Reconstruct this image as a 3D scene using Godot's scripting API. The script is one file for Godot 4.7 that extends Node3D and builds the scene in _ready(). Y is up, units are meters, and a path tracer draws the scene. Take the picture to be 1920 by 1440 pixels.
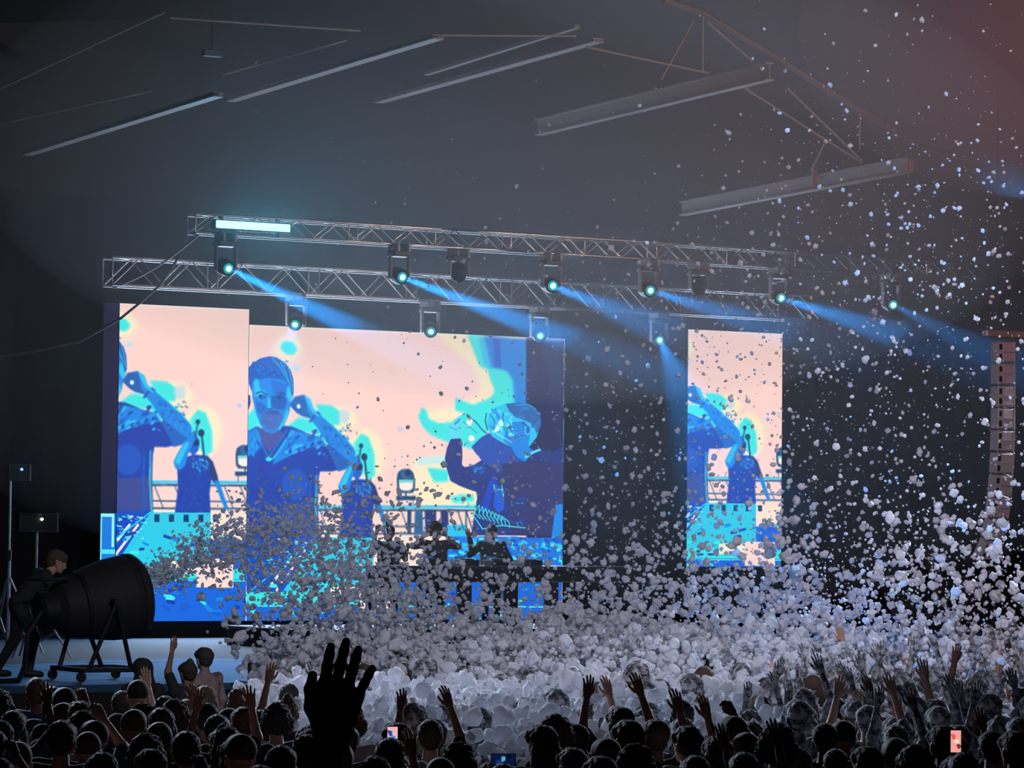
extends Node3D
# A foam party in front of a stage: LED screens, trusses with moving heads, a steel roof, a crowd under foam.
# World axes follow the stage: the screens face +z, x runs along the stage, the audience floor is y = 0.

const EYE := Vector3(0, 3.2, 0)
const LENS := 6300.0                      # focal length in pixels of the 1920 x 1440 frame
var view := Basis.from_euler(Vector3(deg_to_rad(2.581), deg_to_rad(-30.634), deg_to_rad(0.573)))
var rng := RandomNumberGenerator.new()
var names := {}
var mats := {}
var unit_rod := CylinderMesh.new()
var unit_disc := CylinderMesh.new()
var noise := FastNoiseLite.new()

# ---------------------------------------------------------------- helpers

func at(x: float, y: float, depth: float) -> Vector3:
	return EYE + view * Vector3((x - 960.0) / LENS, -(y - 720.0) / LENS, -1.0) * depth

func on_z(x: float, y: float, z: float) -> Vector3:
	var r := view * Vector3((x - 960.0) / LENS, -(y - 720.0) / LENS, -1.0)
	return EYE + r * ((z - EYE.z) / r.z)

func frame_of(p: Vector3) -> Vector3:
	var q := view.inverse() * (p - EYE)
	return Vector3(960.0 + LENS * q.x / -q.z, 720.0 - LENS * q.y / -q.z, -q.z)

func numbered(called: String) -> String:
	var n: int = names.get(called, 0)
	names[called] = n + 1
	return called if n == 0 else "%s_%03d" % [called, n]

func mat(c: Color, rough := 0.7, metal := 0.0) -> StandardMaterial3D:
	var key := [c, rough, metal]
	if not mats.has(key):
		var m := StandardMaterial3D.new()
		m.albedo_color = c
		m.roughness = rough
		m.metallic = metal
		mats[key] = m
	return mats[key]

func glow(c: Color, energy: float) -> StandardMaterial3D:
	var m := StandardMaterial3D.new()
	m.albedo_color = Color(0.02, 0.02, 0.02)
	m.emission_enabled = true
	m.emission = c
	m.emission_energy_multiplier = energy
	return m

func tag(o: Node, label: String, category: String, group := "", kind := "") -> void:
	o.set_meta("label", label)
	if category: o.set_meta("category", category)
	if group: o.set_meta("group", group)
	if kind: o.set_meta("kind", kind)

func thing(called: String, label: String, category: String, pos := Vector3.ZERO, group := "") -> Node3D:
	var o := Node3D.new()
	o.name = numbered(called)
	add_child(o)
	o.position = pos
	tag(o, label, category, group)
	return o

func obj(parent: Node, called: String, mesh: Mesh, m: Material, pos := Vector3.ZERO, turn := Basis.IDENTITY) -> MeshInstance3D:
	var o := MeshInstance3D.new()
	o.name = numbered(called) if parent == self else called
	o.mesh = mesh
	if m: o.set_surface_override_material(0, m)
	o.transform = Transform3D(turn, pos)
	parent.add_child(o, true)
	return o

func struct(called: String, mesh: Mesh, m: Material, label: String, pos := Vector3.ZERO, turn := Basis.IDENTITY) -> MeshInstance3D:
	var o := obj(self, called, mesh, m, pos, turn)
	o.set_meta("kind", "structure")
	o.set_meta("label", label)
	return o

func rod(parent: Node, called: String, a: Vector3, b: Vector3, r: float, m: Material) -> MeshInstance3D:
	var y := b - a
	var x := y.cross(Vector3(0.31, 0.17, 0.93)).normalized()
	var z := x.cross(y).normalized()
	return obj(parent, called, unit_rod, m, (a + b) / 2.0, Basis(x * r, y, z * r))

func tri_quad(st: SurfaceTool, a: Vector3, b: Vector3, c: Vector3, d: Vector3) -> void:
	for p in [a, b, c, a, c, d]: st.add_vertex(p)

# a box with chamfered edges
func cbox(size: Vector3, ch := 0.0, st: SurfaceTool = null, off := Vector3.ZERO, turn := Basis.IDENTITY) -> SurfaceTool:
	if st == null:
		st = SurfaceTool.new()
		st.begin(Mesh.PRIMITIVE_TRIANGLES)
	st.set_smooth_group(-1)
	var h := size / 2.0
	ch = minf(ch, minf(h.x, minf(h.y, h.z)) * 0.9)
	var faces := []
	for ax in 3:
		for s in [-1.0, 1.0]:
			var n := Vector3.ZERO; n[ax] = s
			var u := Vector3.ZERO; u[(ax + 1) % 3] = 1.0
			var v := Vector3.ZERO; v[(ax + 2) % 3] = 1.0
			var hu: float = h[(ax + 1) % 3] - ch
			var hv: float = h[(ax + 2) % 3] - ch
			var c: Vector3 = n * h[ax]
			faces.append([c - u * hu - v * hv, c + u * hu - v * hv, c + u * hu + v * hv, c - u * hu + v * hv, n])
	if ch > 0.0:
		for ax in 3:
			var i := (ax + 1) % 3
			var j := (ax + 2) % 3
			for si in [-1.0, 1.0]:
				for sj in [-1.0, 1.0]:
					var e := Vector3.ZERO; e[ax] = h[ax] - ch
					var p := Vector3.ZERO; p[i] = si * h[i]; p[j] = sj * (h[j] - ch)
					var q := Vector3.ZERO; q[i] = si * (h[i] - ch); q[j] = sj * h[j]
					var n := Vector3.ZERO; n[i] = si; n[j] = sj
					faces.append([p - e, p + e, q + e, q - e, n.normalized()])
		for sx in [-1.0, 1.0]:
			for sy in [-1.0, 1.0]:
				for sz in [-1.0, 1.0]:
					var s := Vector3(sx, sy, sz)
					var a := Vector3(h.x, h.y - ch, h.z - ch) * s
					var b := Vector3(h.x - ch, h.y, h.z - ch) * s
					var c := Vector3(h.x - ch, h.y - ch, h.z) * s
					faces.append([a, b, c, s.normalized()])
	for fc in faces:
		var n: Vector3 = fc[fc.size() - 1]
		var pts: Array = fc.slice(0, fc.size() - 1)
		if (pts[2] - pts[0]).cross(pts[1] - pts[0]).dot(n) < 0.0: pts.reverse()
		st.set_normal((turn * n).normalized())
		for k in range(1, pts.size() - 1):
			for p in [pts[0], pts[k], pts[k + 1]]: st.add_vertex(turn * p + off)
	return st

func box(size: Vector3, ch := 0.0) -> Mesh:
	return cbox(size, ch).commit()

# profile of (radius, height) points turned round y
func lathe(profile: Array, seg := 24) -> Mesh:
	var acc := {"v": PackedVector3Array(), "n": PackedVector3Array(), "i": PackedInt32Array()}
	for k in profile.size() - 1:
		var p: Vector2 = profile[k]
		var q: Vector2 = profile[k + 1]
		var n2 := Vector2(q.y - p.y, -(q.x - p.x)).normalized()
		var base: int = acc.v.size()
		for s in seg + 1:
			var a := TAU * s / seg
			var d := Vector3(cos(a), 0, sin(a))
			acc.v.append(d * p.x + Vector3.UP * p.y)
			acc.v.append(d * q.x + Vector3.UP * q.y)
			for t in 2: acc.n.append((d * n2.x + Vector3.UP * n2.y).normalized())
		for s in seg:
			var o := base + s * 2
			face(acc, o, o + 1, o + 3)
			face(acc, o, o + 3, o + 2)
	return mesh_of(acc)

func face(acc: Dictionary, a: int, b: int, c: int) -> void:
	var v: PackedVector3Array = acc.v
	if (v[c] - v[a]).cross(v[b] - v[a]).dot(acc.n[a]) < 0.0:
		var t := b; b = c; c = t
	acc.i.append(a); acc.i.append(b); acc.i.append(c)

func mesh_of(acc: Dictionary) -> ArrayMesh:
	var arrays := []
	arrays.resize(Mesh.ARRAY_MAX)
	arrays[Mesh.ARRAY_VERTEX] = acc.v
	arrays[Mesh.ARRAY_NORMAL] = acc.n
	arrays[Mesh.ARRAY_INDEX] = acc.i
	var m := ArrayMesh.new()
	m.add_surface_from_arrays(Mesh.PRIMITIVE_TRIANGLES, arrays)
	return m

func new_acc() -> Dictionary:
	return {"v": PackedVector3Array(), "n": PackedVector3Array(), "i": PackedInt32Array()}

func append_acc(dst: Dictionary, src: Dictionary, xf: Transform3D) -> void:
	var base: int = dst.v.size()
	for p in src.v: dst.v.append(xf * p)
	for n in src.n: dst.n.append((xf.basis * n).normalized())
	for i in src.i: dst.i.append(base + i)

# a tube along points, radii per point
func tube(pts: Array, radii: Array, seg := 8) -> Mesh:
	var acc := new_acc()
	var up := Vector3(0.2, 0.3, 0.93)
	for k in pts.size():
		var d: Vector3 = (pts[mini(k + 1, pts.size() - 1)] - pts[maxi(k - 1, 0)]).normalized()
		var x := d.cross(up).normalized()
		var y := x.cross(d)
		for s in seg:
			var a := TAU * s / seg
			var n := x * cos(a) + y * sin(a)
			acc.v.append(pts[k] + n * radii[k])
			acc.n.append(n)
	for k in pts.size() - 1:
		for s in seg:
			var a := k * seg + s
			var b := k * seg + (s + 1) % seg
			face(acc, a, b, b + seg)
			face(acc, a, b + seg, a + seg)
	return mesh_of(acc)

# surface nets over a smooth union of tapered capsules [a, b, radius a, radius b]
func net(acc: Dictionary, bones: Array, cell: float, k: float, rough := 0.0, freq := 30.0) -> void:
	var lo := Vector3.INF
	var hi := -Vector3.INF
	for b in bones:
		var r: float = maxf(b[2], b[3])
		lo = lo.min(b[0] - Vector3.ONE * r).min(b[1] - Vector3.ONE * r)
		hi = hi.max(b[0] + Vector3.ONE * r).max(b[1] + Vector3.ONE * r)
	var pad := cell * 2.5 + rough
	lo -= Vector3.ONE * pad
	hi += Vector3.ONE * pad
	var nx := int(ceil((hi.x - lo.x) / cell)) + 1
	var ny := int(ceil((hi.y - lo.y) / cell)) + 1
	var nz := int(ceil((hi.z - lo.z) / cell)) + 1
	var f := PackedFloat32Array()
	f.resize(nx * ny * nz)
	f.fill(1.0)
	var m := cell * 2.2 + k + rough
	for b in bones:
		var a: Vector3 = b[0]
		var e: Vector3 = b[1]
		var ab := e - a
		var ra: float = b[2]
		var rd: float = b[3] - b[2]
		var inv := 1.0 / maxf(ab.length_squared(), 1e-9)
		var reach := maxf(ra, ra + rd) + m
		var l := ((a.min(e) - Vector3.ONE * reach - lo) / cell).floor()
		var h := ((a.max(e) + Vector3.ONE * reach - lo) / cell).ceil()
		for z in range(maxi(int(l.z), 0), mini(int(h.z) + 1, nz)):
			for y in range(maxi(int(l.y), 0), mini(int(h.y) + 1, ny)):
				var i := (z * ny + y) * nx + maxi(int(l.x), 0)
				for x in range(maxi(int(l.x), 0), mini(int(h.x) + 1, nx)):
					var p := lo + Vector3(x, y, z) * cell - a
					var t := clampf(p.dot(ab) * inv, 0.0, 1.0)
					var d := (p - ab * t).length() - ra - rd * t
					if d < m:
						var was := f[i]
						if was > 0.9:
							f[i] = d
						else:
							var w := clampf(0.5 + 0.5 * (was - d) / k, 0.0, 1.0)
							f[i] = lerpf(was, d, w) - k * w * (1.0 - w)
					i += 1
	if rough > 0.0:
		for z in nz:
			for y in ny:
				for x in nx:
					var i := (z * ny + y) * nx + x
					if absf(f[i]) < 0.06:
						f[i] += rough * noise.get_noise_3dv((lo + Vector3(x, y, z) * cell) * freq)
	var corner := [0, 1, nx, nx + 1, nx * ny, nx * ny + 1, nx * ny + nx, nx * ny + nx + 1]
	var place := []
	for c in 8: place.append(Vector3(c & 1, (c >> 1) & 1, (c >> 2) & 1))
	var edges := [[0, 1], [2, 3], [4, 5], [6, 7], [0, 2], [1, 3], [4, 6], [5, 7], [0, 4], [1, 5], [2, 6], [3, 7]]
	var at_cell := {}
	var far := cell * 2.0 + rough * 2.0
	for z in nz - 1:
		for y in ny - 1:
			for x in nx - 1:
				var i := (z * ny + y) * nx + x
				if absf(f[i]) > far: continue
				var inside := 0
				for c in 8:
					if f[i + corner[c]] < 0.0: inside += 1
				if inside == 0 or inside == 8: continue
				var sum := Vector3.ZERO
				var n := 0
				for e in edges:
					var fa := f[i + corner[e[0]]]
					var fb := f[i + corner[e[1]]]
					if (fa < 0.0) != (fb < 0.0):
						sum += place[e[0]].lerp(place[e[1]], fa / (fa - fb))
						n += 1
				var g := Vector3.ZERO
				for c in 8: g += (place[c] * 2.0 - Vector3.ONE) * f[i + corner[c]]
				at_cell[i] = acc.v.size()
				acc.v.append(lo + (Vector3(x, y, z) + sum / n) * cell)
				acc.n.append(g.normalized())
	var step := [1, nx, nx * ny]
	for i in at_cell:
		for ax in 3:
			if (f[i] < 0.0) == (f[i + step[ax]] < 0.0): continue
			var u: int = step[(ax + 1) % 3]
			var v: int = step[(ax + 2) % 3]
			if not (at_cell.has(i - u) and at_cell.has(i - v) and at_cell.has(i - u - v)): continue
			var q := [at_cell[i], at_cell[i - u], at_cell[i - u - v], at_cell[i - v]]
			face(acc, q[0], q[1], q[2])
			face(acc, q[0], q[2], q[3])

# ---------------------------------------------------------------- the video picture on the LED screens
# Drawn once on a canvas of 6.75 m x 6 m of screen; each screen shows its own piece of it.

const PPM := 170.0                        # canvas pixels to a metre of screen
const SCREEN_Z := -55.2
const CANVAS_X := 27.1
const CANVAS_TOP := 7.0
var canvas: Image

func cv(x: float, y: float) -> Vector2:
	var p := on_z(x, y, SCREEN_Z)
	return Vector2((p.x - CANVAS_X) * PPM, (CANVAS_TOP - p.y) * PPM)

func fill(pts: Array, c: Color) -> void:
	var q := PackedVector2Array()
	for k in range(0, pts.size(), 2): q.append(cv(pts[k], pts[k + 1]))
	fill_px(q, c)

func fill_px(q: PackedVector2Array, c: Color) -> void:
	var top := 1e9
	var bottom := -1e9
	for p in q:
		top = minf(top, p.y)
		bottom = maxf(bottom, p.y)
	for y in range(maxi(int(top), 0), mini(int(bottom) + 1, canvas.get_height())):
		var xs := []
		for k in q.size():
			var a := q[k]
			var b := q[(k + 1) % q.size()]
			if (a.y <= y + 0.5) != (b.y <= y + 0.5): xs.append(a.x + (y + 0.5 - a.y) / (b.y - a.y) * (b.x - a.x))
		xs.sort()
		for k in range(0, xs.size() - 1, 2):
			canvas.fill_rect(Rect2i(int(round(xs[k])), y, int(round(xs[k + 1])) - int(round(xs[k])), 1), c)

func disc(x: float, y: float, rx: float, ry: float, c: Color, turn := 0.0) -> void:
	var o := cv(x, y)
	var q := PackedVector2Array()
	for k in 28:
		var a := TAU * k / 28.0
		q.append(o + Vector2(cos(a) * rx, sin(a) * ry).rotated(turn) * PPM / 102.0)
	fill_px(q, c)

func line(pts: Array, w: float, c: Color) -> void:
	var r := w * PPM / 204.0
	for k in range(0, pts.size() - 2, 2):
		var a := cv(pts[k], pts[k + 1])
		var b := cv(pts[k + 2], pts[k + 3])
		var n := (b - a).normalized().orthogonal() * r
		fill_px(PackedVector2Array([a + n, b + n, b - n, a - n]), c)
		disc(pts[k + 2], pts[k + 3], w / 2.0, w / 2.0, c)

func soften(by: int) -> void:
	var w := canvas.get_width()
	var h := canvas.get_height()
	for k in by: canvas.shrink_x2()
	canvas.resize(w, h, Image.INTERPOLATE_CUBIC)

func speckle(x0: float, y0: float, x1: float, y1: float, n: int, cols: Array, s: float, slant := 0.0) -> void:
	for k in n:
		var x := rng.randf_range(x0, x1)
		var y := rng.randf_range(y0, y1)
		var d := Vector2(rng.randf_range(0.3, 1.0) * s, 0).rotated(slant + rng.randf_range(-0.5, 0.5))
		line([x, y, x + d.x, y + d.y], rng.randf_range(0.25, 0.5) * s, cols[rng.randi() % cols.size()])

func draw_video() -> ImageTexture:
	rng.seed = 5
	var pink := Color8(255, 214, 204)
	var cream := Color8(255, 236, 198)
	var cyan := Color8(62, 232, 228)
	var sky := Color8(40, 196, 240)
	var azure := Color8(22, 134, 226)
	var blue := Color8(20, 92, 205)
	var deep := Color8(28, 62, 168)
	var navy := Color8(40, 52, 118)
	var night := Color8(34, 40, 84)
	canvas = Image.create(1148, 1020, false, Image.FORMAT_RGB8)
	canvas.fill(pink)
	# soft shapes on the pale wall
	disc(540, 652, 30, 24, cream)
	disc(632, 785, 40, 26, cream)
	disc(682, 850, 40, 50, cream)
	fill([815, 628, 890, 632, 915, 700, 935, 730, 945, 755, 915, 780, 870, 800, 810, 805, 790, 770, 850, 760, 880, 745, 895, 730, 885, 690], cream)
	fill([590, 1000, 930, 1010, 930, 1170, 590, 1170], cream)
	fill([770, 860, 850, 850, 850, 880, 900, 920, 900, 945, 770, 945], cream)
	soften(4)
	disc(541, 652, 17, 12, cyan, 0.2)
	fill([592, 757, 622, 760, 636, 770, 637, 796, 620, 796, 600, 785], cyan)
	disc(555, 690, 8, 5, Color8(190, 222, 236))
	disc(645, 780, 12, 14, Color8(205, 222, 226))
	disc(750, 804, 7, 4, Color8(196, 200, 226))
	fill([663, 830, 676, 812, 690, 818, 701, 850, 702, 890, 690, 900, 668, 870], cyan)
	fill([536, 800, 560, 782, 600, 786, 618, 838, 590, 812, 540, 806], cyan)
	fill([462, 780, 480, 762, 490, 800, 484, 815, 462, 815], cyan)
	fill([783, 782, 790, 762, 800, 772, 802, 784, 822, 793, 855, 790, 868, 775, 900, 770, 915, 800, 905, 850, 880, 840, 838, 828, 806, 814, 792, 800], cyan)
	fill([780, 858, 835, 852, 838, 868, 782, 872], Color8(200, 236, 232))
	fill([800, 876, 838, 880, 840, 902, 812, 903], cyan)
	fill([842, 932, 862, 926, 886, 928, 888, 938, 850, 942], cyan)
	# the cyan and blue cloth behind the right hand man
	fill([875, 628, 920, 632, 925, 650, 930, 680, 955, 692, 960, 720, 965, 760, 950, 790, 930, 812, 900, 800, 893, 778, 862, 772, 852, 768, 853, 745, 868, 752, 886, 758, 908, 750, 922, 742, 926, 730, 918, 712, 914, 695, 898, 686], cyan)
	fill([895, 630, 990, 636, 992, 770, 960, 765, 958, 712, 945, 695, 915, 690, 905, 680], sky)
	fill([905, 630, 990, 636, 992, 770, 965, 765, 962, 715, 950, 694, 920, 688, 914, 660], azure)
	fill([922, 632, 936, 633, 938, 690, 926, 688], blue)
	fill([985, 634, 1062, 638, 1062, 1010, 985, 1010], night)
	soften(3)
	# truss behind the two men
	var steel := Color8(24, 70, 112)
	var stand := Color8(40, 100, 150)
	fill([590, 948, 905, 948, 905, 953, 590, 953], sky)
	line([590, 956, 905, 957], 3.5, steel)
	line([590, 986, 760, 987], 2.5, steel)
	line([590, 1000, 900, 1001], 3.0, steel)
	for x in [600, 636, 724, 752]: line([x, 957, x + 16, 1000], 1.8, steel)
	fill([764, 957, 771, 957, 771, 1000, 764, 1000], steel)
	fill([778, 957, 792, 957, 794, 1003, 776, 1003], stand)
	fill([796, 957, 818, 957, 818, 1003, 798, 1003], navy)
	fill([826, 957, 840, 957, 842, 1003, 828, 1003], navy)
	fill([838, 984, 876, 984, 876, 1012, 838, 1012], sky)
	for x in [842, 858, 874]: line([x, 957, x + 12, 994], 2.4, steel)
	line([874, 957, 874, 1000], 3.0, steel)
	speckle(858, 940, 900, 952, 16, [steel, cyan], 4.0)
	# stage lamp standing on the truss
	fill([744, 898, 746, 886, 754, 880, 767, 879, 775, 886, 778, 900, 778, 918, 774, 924, 749, 924, 745, 918], steel)
	disc(762, 889, 13, 9, stand)
	disc(765, 887, 6.5, 6.5, Color8(16, 46, 88))
	fill([748, 904, 775, 904, 774, 916, 768, 920, 755, 920, 749, 916], Color8(255, 240, 226))
	fill([747, 899, 776, 899, 775, 905, 748, 905], Color8(120, 205, 205))
	line([761, 924, 761, 931], 3.0, steel)
	fill([743, 930, 780, 930, 780, 938, 743, 938], steel)
	line([749, 938, 748, 948], 1.5, steel)
	line([774, 938, 776, 948], 1.5, steel)
	# the man holding up a bottle
	fill([640, 915, 652, 905, 668, 898, 694, 900, 704, 915, 706, 935, 700, 950, 698, 972, 700, 1012, 636, 1012, 642, 960], deep)
	fill([694, 900, 704, 912, 712, 938, 714, 950, 706, 953, 698, 935], navy)
	fill([706, 948, 714, 946, 722, 970, 727, 986, 731, 999, 727, 1003, 721, 992, 714, 972], azure)
	fill([661, 862, 674, 860, 680, 872, 678, 890, 670, 900, 660, 892], blue)
	fill([660, 872, 678, 870, 680, 880, 666, 882], night)
	fill([634, 912, 641, 896, 652, 876, 663, 858, 671, 852, 676, 862, 668, 880, 660, 896, 655, 918, 646, 928, 637, 924], azure)
	fill([636, 912, 644, 894, 656, 874, 662, 876, 652, 900, 644, 918], sky)
	disc(677, 836, 4.5, 4.5, Color8(14, 52, 88))
	line([677, 838, 675, 850, 672, 866], 2.6, Color8(14, 52, 88))
	disc(683, 857, 6.5, 7, Color8(14, 52, 88))
	line([684, 862, 686, 880, 688, 902], 3.4, Color8(14, 52, 88))
	speckle(665, 905, 694, 930, 26, [sky, azure, cyan], 6.0, 0.8)
	speckle(645, 935, 696, 1005, 40, [Color8(24, 56, 150), Color8(34, 76, 186)], 8.0, 1.2)
	# the man in the T-shirt with a finger at his ear
	fill([462, 810, 480, 800, 498, 806, 530, 798, 548, 800, 575, 812, 602, 820, 612, 838, 627, 858, 640, 880, 622, 884, 600, 884, 597, 900, 596, 960, 598, 1012, 462, 1012], deep)
	fill([482, 800, 500, 806, 525, 806, 532, 815, 505, 848, 488, 828, 482, 815], Color8(74, 80, 158))
	fill([462, 812, 480, 802, 486, 812, 492, 835, 478, 850, 462, 856], azure)
	fill([545, 805, 580, 814, 604, 822, 612, 836, 590, 838, 560, 846, 530, 862, 510, 872, 520, 848], azure)
	line([550, 808, 535, 826, 522, 846, 512, 860], 3.5, sky)
	line([562, 816, 545, 834, 530, 850], 3.0, blue)
	line([600, 822, 580, 834, 562, 850], 3.0, Color8(32, 168, 232))
	speckle(466, 815, 490, 850, 18, [deep, sky, blue], 7.0, 1.2)
	speckle(540, 806, 606, 850, 30, [blue, sky, deep], 10.0, 2.4)
	speckle(468, 860, 530, 980, 50, [Color8(44, 48, 176), Color8(36, 52, 140), deep], 14.0, 1.6)
	disc(553, 908, 27, 29, Color8(30, 84, 190))
	fill([530, 945, 596, 940, 598, 1012, 520, 1012], Color8(58, 74, 146))
	line([582, 900, 580, 950, 584, 1010], 3.5, blue)
	line([593, 890, 592, 950, 595, 1010], 2.5, cyan)
	line([482, 808, 490, 832, 503, 858, 514, 842, 530, 820, 538, 806], 1.2, sky)
	disc(504, 861, 7, 4, cyan)
	# his raised arm
	fill([612, 838, 622, 815, 640, 838, 655, 850, 666, 851, 664, 862, 648, 880, 634, 884, 624, 862], Color8(26, 100, 190))
	fill([543, 760, 552, 744, 570, 740, 578, 746, 584, 760, 590, 770, 600, 777, 622, 796, 645, 818, 663, 838, 667, 850, 660, 868, 644, 856, 622, 838, 606, 820, 594, 800, 580, 784, 566, 780, 556, 774], azure)
	fill([543, 760, 552, 744, 568, 741, 574, 752, 576, 772, 584, 784, 566, 780, 556, 774], Color8(30, 96, 178))
	fill([572, 742, 582, 748, 588, 766, 600, 777, 598, 782, 584, 772, 574, 752], sky)
	line([600, 777, 622, 796, 645, 818, 664, 840], 1.8, cyan)
	line([590, 778, 582, 790], 4.5, Color8(30, 80, 176))
	line([594, 772, 600, 777], 4.0, blue)
	disc(560, 762, 4, 4.5, Color8(235, 250, 255))
	speckle(600, 795, 655, 855, 60, [blue, Color8(42, 160, 240), deep], 6.0, 0.8)
	soften(1)
	# his head
	fill([474, 700, 482, 708, 520, 706, 546, 716, 550, 740, 545, 756, 542, 775, 534, 795, 526, 806, 512, 813, 498, 810, 488, 796, 480, 775, 473, 745], azure)
	fill([476, 715, 484, 710, 488, 730, 500, 735, 496, 745, 478, 744], sky)
	fill([534, 722, 546, 728, 548, 745, 544, 756, 538, 745], sky)
	fill([538, 765, 541, 775, 533, 796, 524, 806, 520, 803, 530, 790], sky)
	fill([508, 742, 532, 738, 538, 752, 534, 768, 516, 768, 508, 760], Color8(30, 92, 182))
	fill([480, 752, 496, 758, 500, 770, 488, 778, 482, 770], Color8(32, 104, 200))
	fill([492, 774, 510, 769, 528, 774, 531, 784, 523, 801, 510, 808, 498, 804, 489, 790], Color8(66, 108, 186))
	fill([508, 712, 540, 720, 536, 740, 512, 738], Color8(26, 112, 208))
	soften(2)
	fill([497, 772, 511, 768, 524, 772, 522, 778, 500, 777], Color8(62, 84, 166))
	disc(507, 783, 9, 3.6, Color8(92, 116, 196))
	line([498, 782, 506, 781, 516, 783], 1.2, Color8(54, 66, 148))
	line([500, 792, 512, 793], 1.0, Color8(56, 84, 170))
	line([499, 765, 504, 768, 511, 766], 1.4, Color8(40, 64, 150))
	line([480, 738, 490, 734, 500, 740], 2.4, Color8(20, 70, 160))
	line([518, 738, 528, 735, 535, 740], 2.4, Color8(20, 70, 160))
	disc(491, 744, 7, 3.8, Color8(28, 86, 176))
	line([484, 743, 490, 740, 498, 744], 1.3, Color8(14, 44, 112))
	disc(490, 744, 2.4, 2.4, Color8(14, 40, 104))
	disc(492.5, 744, 1.2, 1.5, sky)
	disc(525, 746, 6, 3.4, Color8(24, 74, 160))
	line([518, 745, 524, 743, 531, 746], 1.3, Color8(14, 44, 112))
	disc(523, 746, 2.0, 2.0, Color8(14, 40, 104))
	disc(521, 746, 1.0, 1.2, azure)
	fill([502, 745, 506, 745, 508, 763, 502, 766], sky)
	fill([466, 690, 472, 682, 488, 672, 505, 668, 518, 670, 534, 680, 545, 694, 550, 712, 551, 736, 547, 742, 543, 724, 536, 716, 530, 712, 515, 710, 500, 708, 486, 712, 478, 708, 474, 716, 472, 735, 467, 720], Color8(22, 88, 190))
	speckle(472, 676, 535, 704, 70, [azure, Color8(18, 66, 160), blue], 6.0, 0.5)
	for k in 7: line([510 + k * 5, 671 + k * 2, 526 + k * 3.4, 690 + k * 4, 540 + k * 1.5, 716 + k * 3], 1.3, [cyan, azure, Color8(20, 84, 160)][k % 3])
	fill([462, 738, 469, 742, 470, 755, 466, 768, 462, 765], navy)
	# the man in the hooded top at the right
	fill([1062, 835, 1036, 846, 1005, 842, 985, 850, 955, 836, 935, 818, 916, 812, 900, 822, 884, 838, 892, 850, 904, 862, 888, 872, 872, 876, 866, 872, 867, 850, 865, 825, 860, 818, 846, 822, 838, 840, 834, 860, 838, 880, 845, 902, 860, 910, 880, 918, 893, 922, 895, 934, 890, 958, 884, 1004, 1062, 1004], Color8(38, 54, 130))
	fill([884, 838, 900, 822, 916, 812, 940, 824, 960, 842, 985, 860, 975, 880, 940, 885, 905, 866], Color8(40, 78, 176))
	fill([900, 960, 918, 900, 926, 888, 930, 900, 915, 958], Color8(28, 66, 196))
	fill([930, 905, 945, 925, 945, 955, 935, 962, 925, 950], Color8(26, 90, 214))
	fill([940, 870, 1000, 862, 1062, 870, 1062, 1004, 960, 1004, 950, 930], Color8(48, 52, 108))
	speckle(880, 866, 912, 884, 14, [blue, azure], 9.0, 2.4)
	fill([838, 824, 842, 800, 852, 786, 862, 780, 872, 786, 866, 804, 862, 822], Color8(90, 222, 240))
	fill([862, 780, 874, 772, 890, 772, 904, 790, 912, 812, 898, 818, 884, 806, 872, 812, 866, 804], cyan)
	line([853, 796, 862, 786], 2.5, blue)
	line([890, 788, 904, 806, 912, 812], 2.0, steel)
	disc(880, 792, 6, 9, Color8(255, 240, 220), 0.6)
	disc(884, 822, 7, 6, Color8(255, 236, 220))
	fill([914, 800, 916, 778, 928, 764, 948, 757, 972, 755, 996, 760, 1010, 774, 1014, 795, 1006, 820, 994, 836, 978, 846, 958, 838, 938, 828, 922, 818], sky)
	fill([952, 792, 985, 790, 994, 815, 990, 838, 978, 846, 958, 838, 944, 826], azure)
	fill([948, 757, 972, 755, 996, 760, 1012, 776, 1016, 796, 1006, 814, 1000, 796, 984, 788, 966, 782, 954, 770], Color8(46, 100, 172))
	fill([958, 838, 990, 836, 1002, 848, 984, 866, 968, 856], azure)
	soften(1)
	fill([937, 788, 942, 786, 944, 798, 934, 808, 926, 812, 922, 808, 930, 802], Color8(226, 246, 236))
	line([948, 768, 942, 782, 944, 790], 2.5, blue)
	line([912, 774, 910, 790, 914, 806], 2.5, Color8(24, 90, 150))
	disc(990, 806, 8, 11, Color8(60, 190, 245), 0.2)
	disc(990, 806, 4.5, 7, Color8(20, 100, 200), 0.2)
	line([984, 858, 1000, 848, 1012, 843], 5.0, Color8(90, 220, 248))
	line([966, 760, 990, 758, 1006, 768], 1.6, sky)
	soften(1)
	line([874, 776, 890, 790, 900, 800], 1.6, blue)
	line([868, 790, 880, 800, 894, 812], 1.4, azure)
	line([842, 800, 856, 806], 1.2, azure)
	line([918, 776, 928, 790, 926, 806], 2.0, Color8(24, 120, 200))
	line([940, 800, 960, 806, 972, 820], 1.6, blue)
	line([930, 812, 944, 820, 960, 830], 1.4, Color8(190, 246, 250))
	speckle(915, 765, 965, 815, 40, [cyan, azure, Color8(120, 240, 250)], 8.0, 0.9)
	speckle(970, 762, 1010, 800, 26, [azure, Color8(44, 92, 160)], 8.0, 0.4)
	for k in 9: line([884 + k * 7, 955 + k * 3, 893 + k * 6, 944 + k * 3, 890 + k * 8, 962 + k * 2, 900 + k * 7, 972 + k * 2], 2.0, cyan)
	line([884, 962, 905, 992, 940, 985, 985, 990], 2.2, cyan)
	line([926, 908, 928, 922], 3.0, cyan)
	line([940, 905, 944, 930], 3.0, cyan)
	line([930, 918, 940, 918], 2.0, sky)
	speckle(955, 930, 985, 985, 26, [blue, azure, deep], 7.0, 0.8)
	soften(1)
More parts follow.
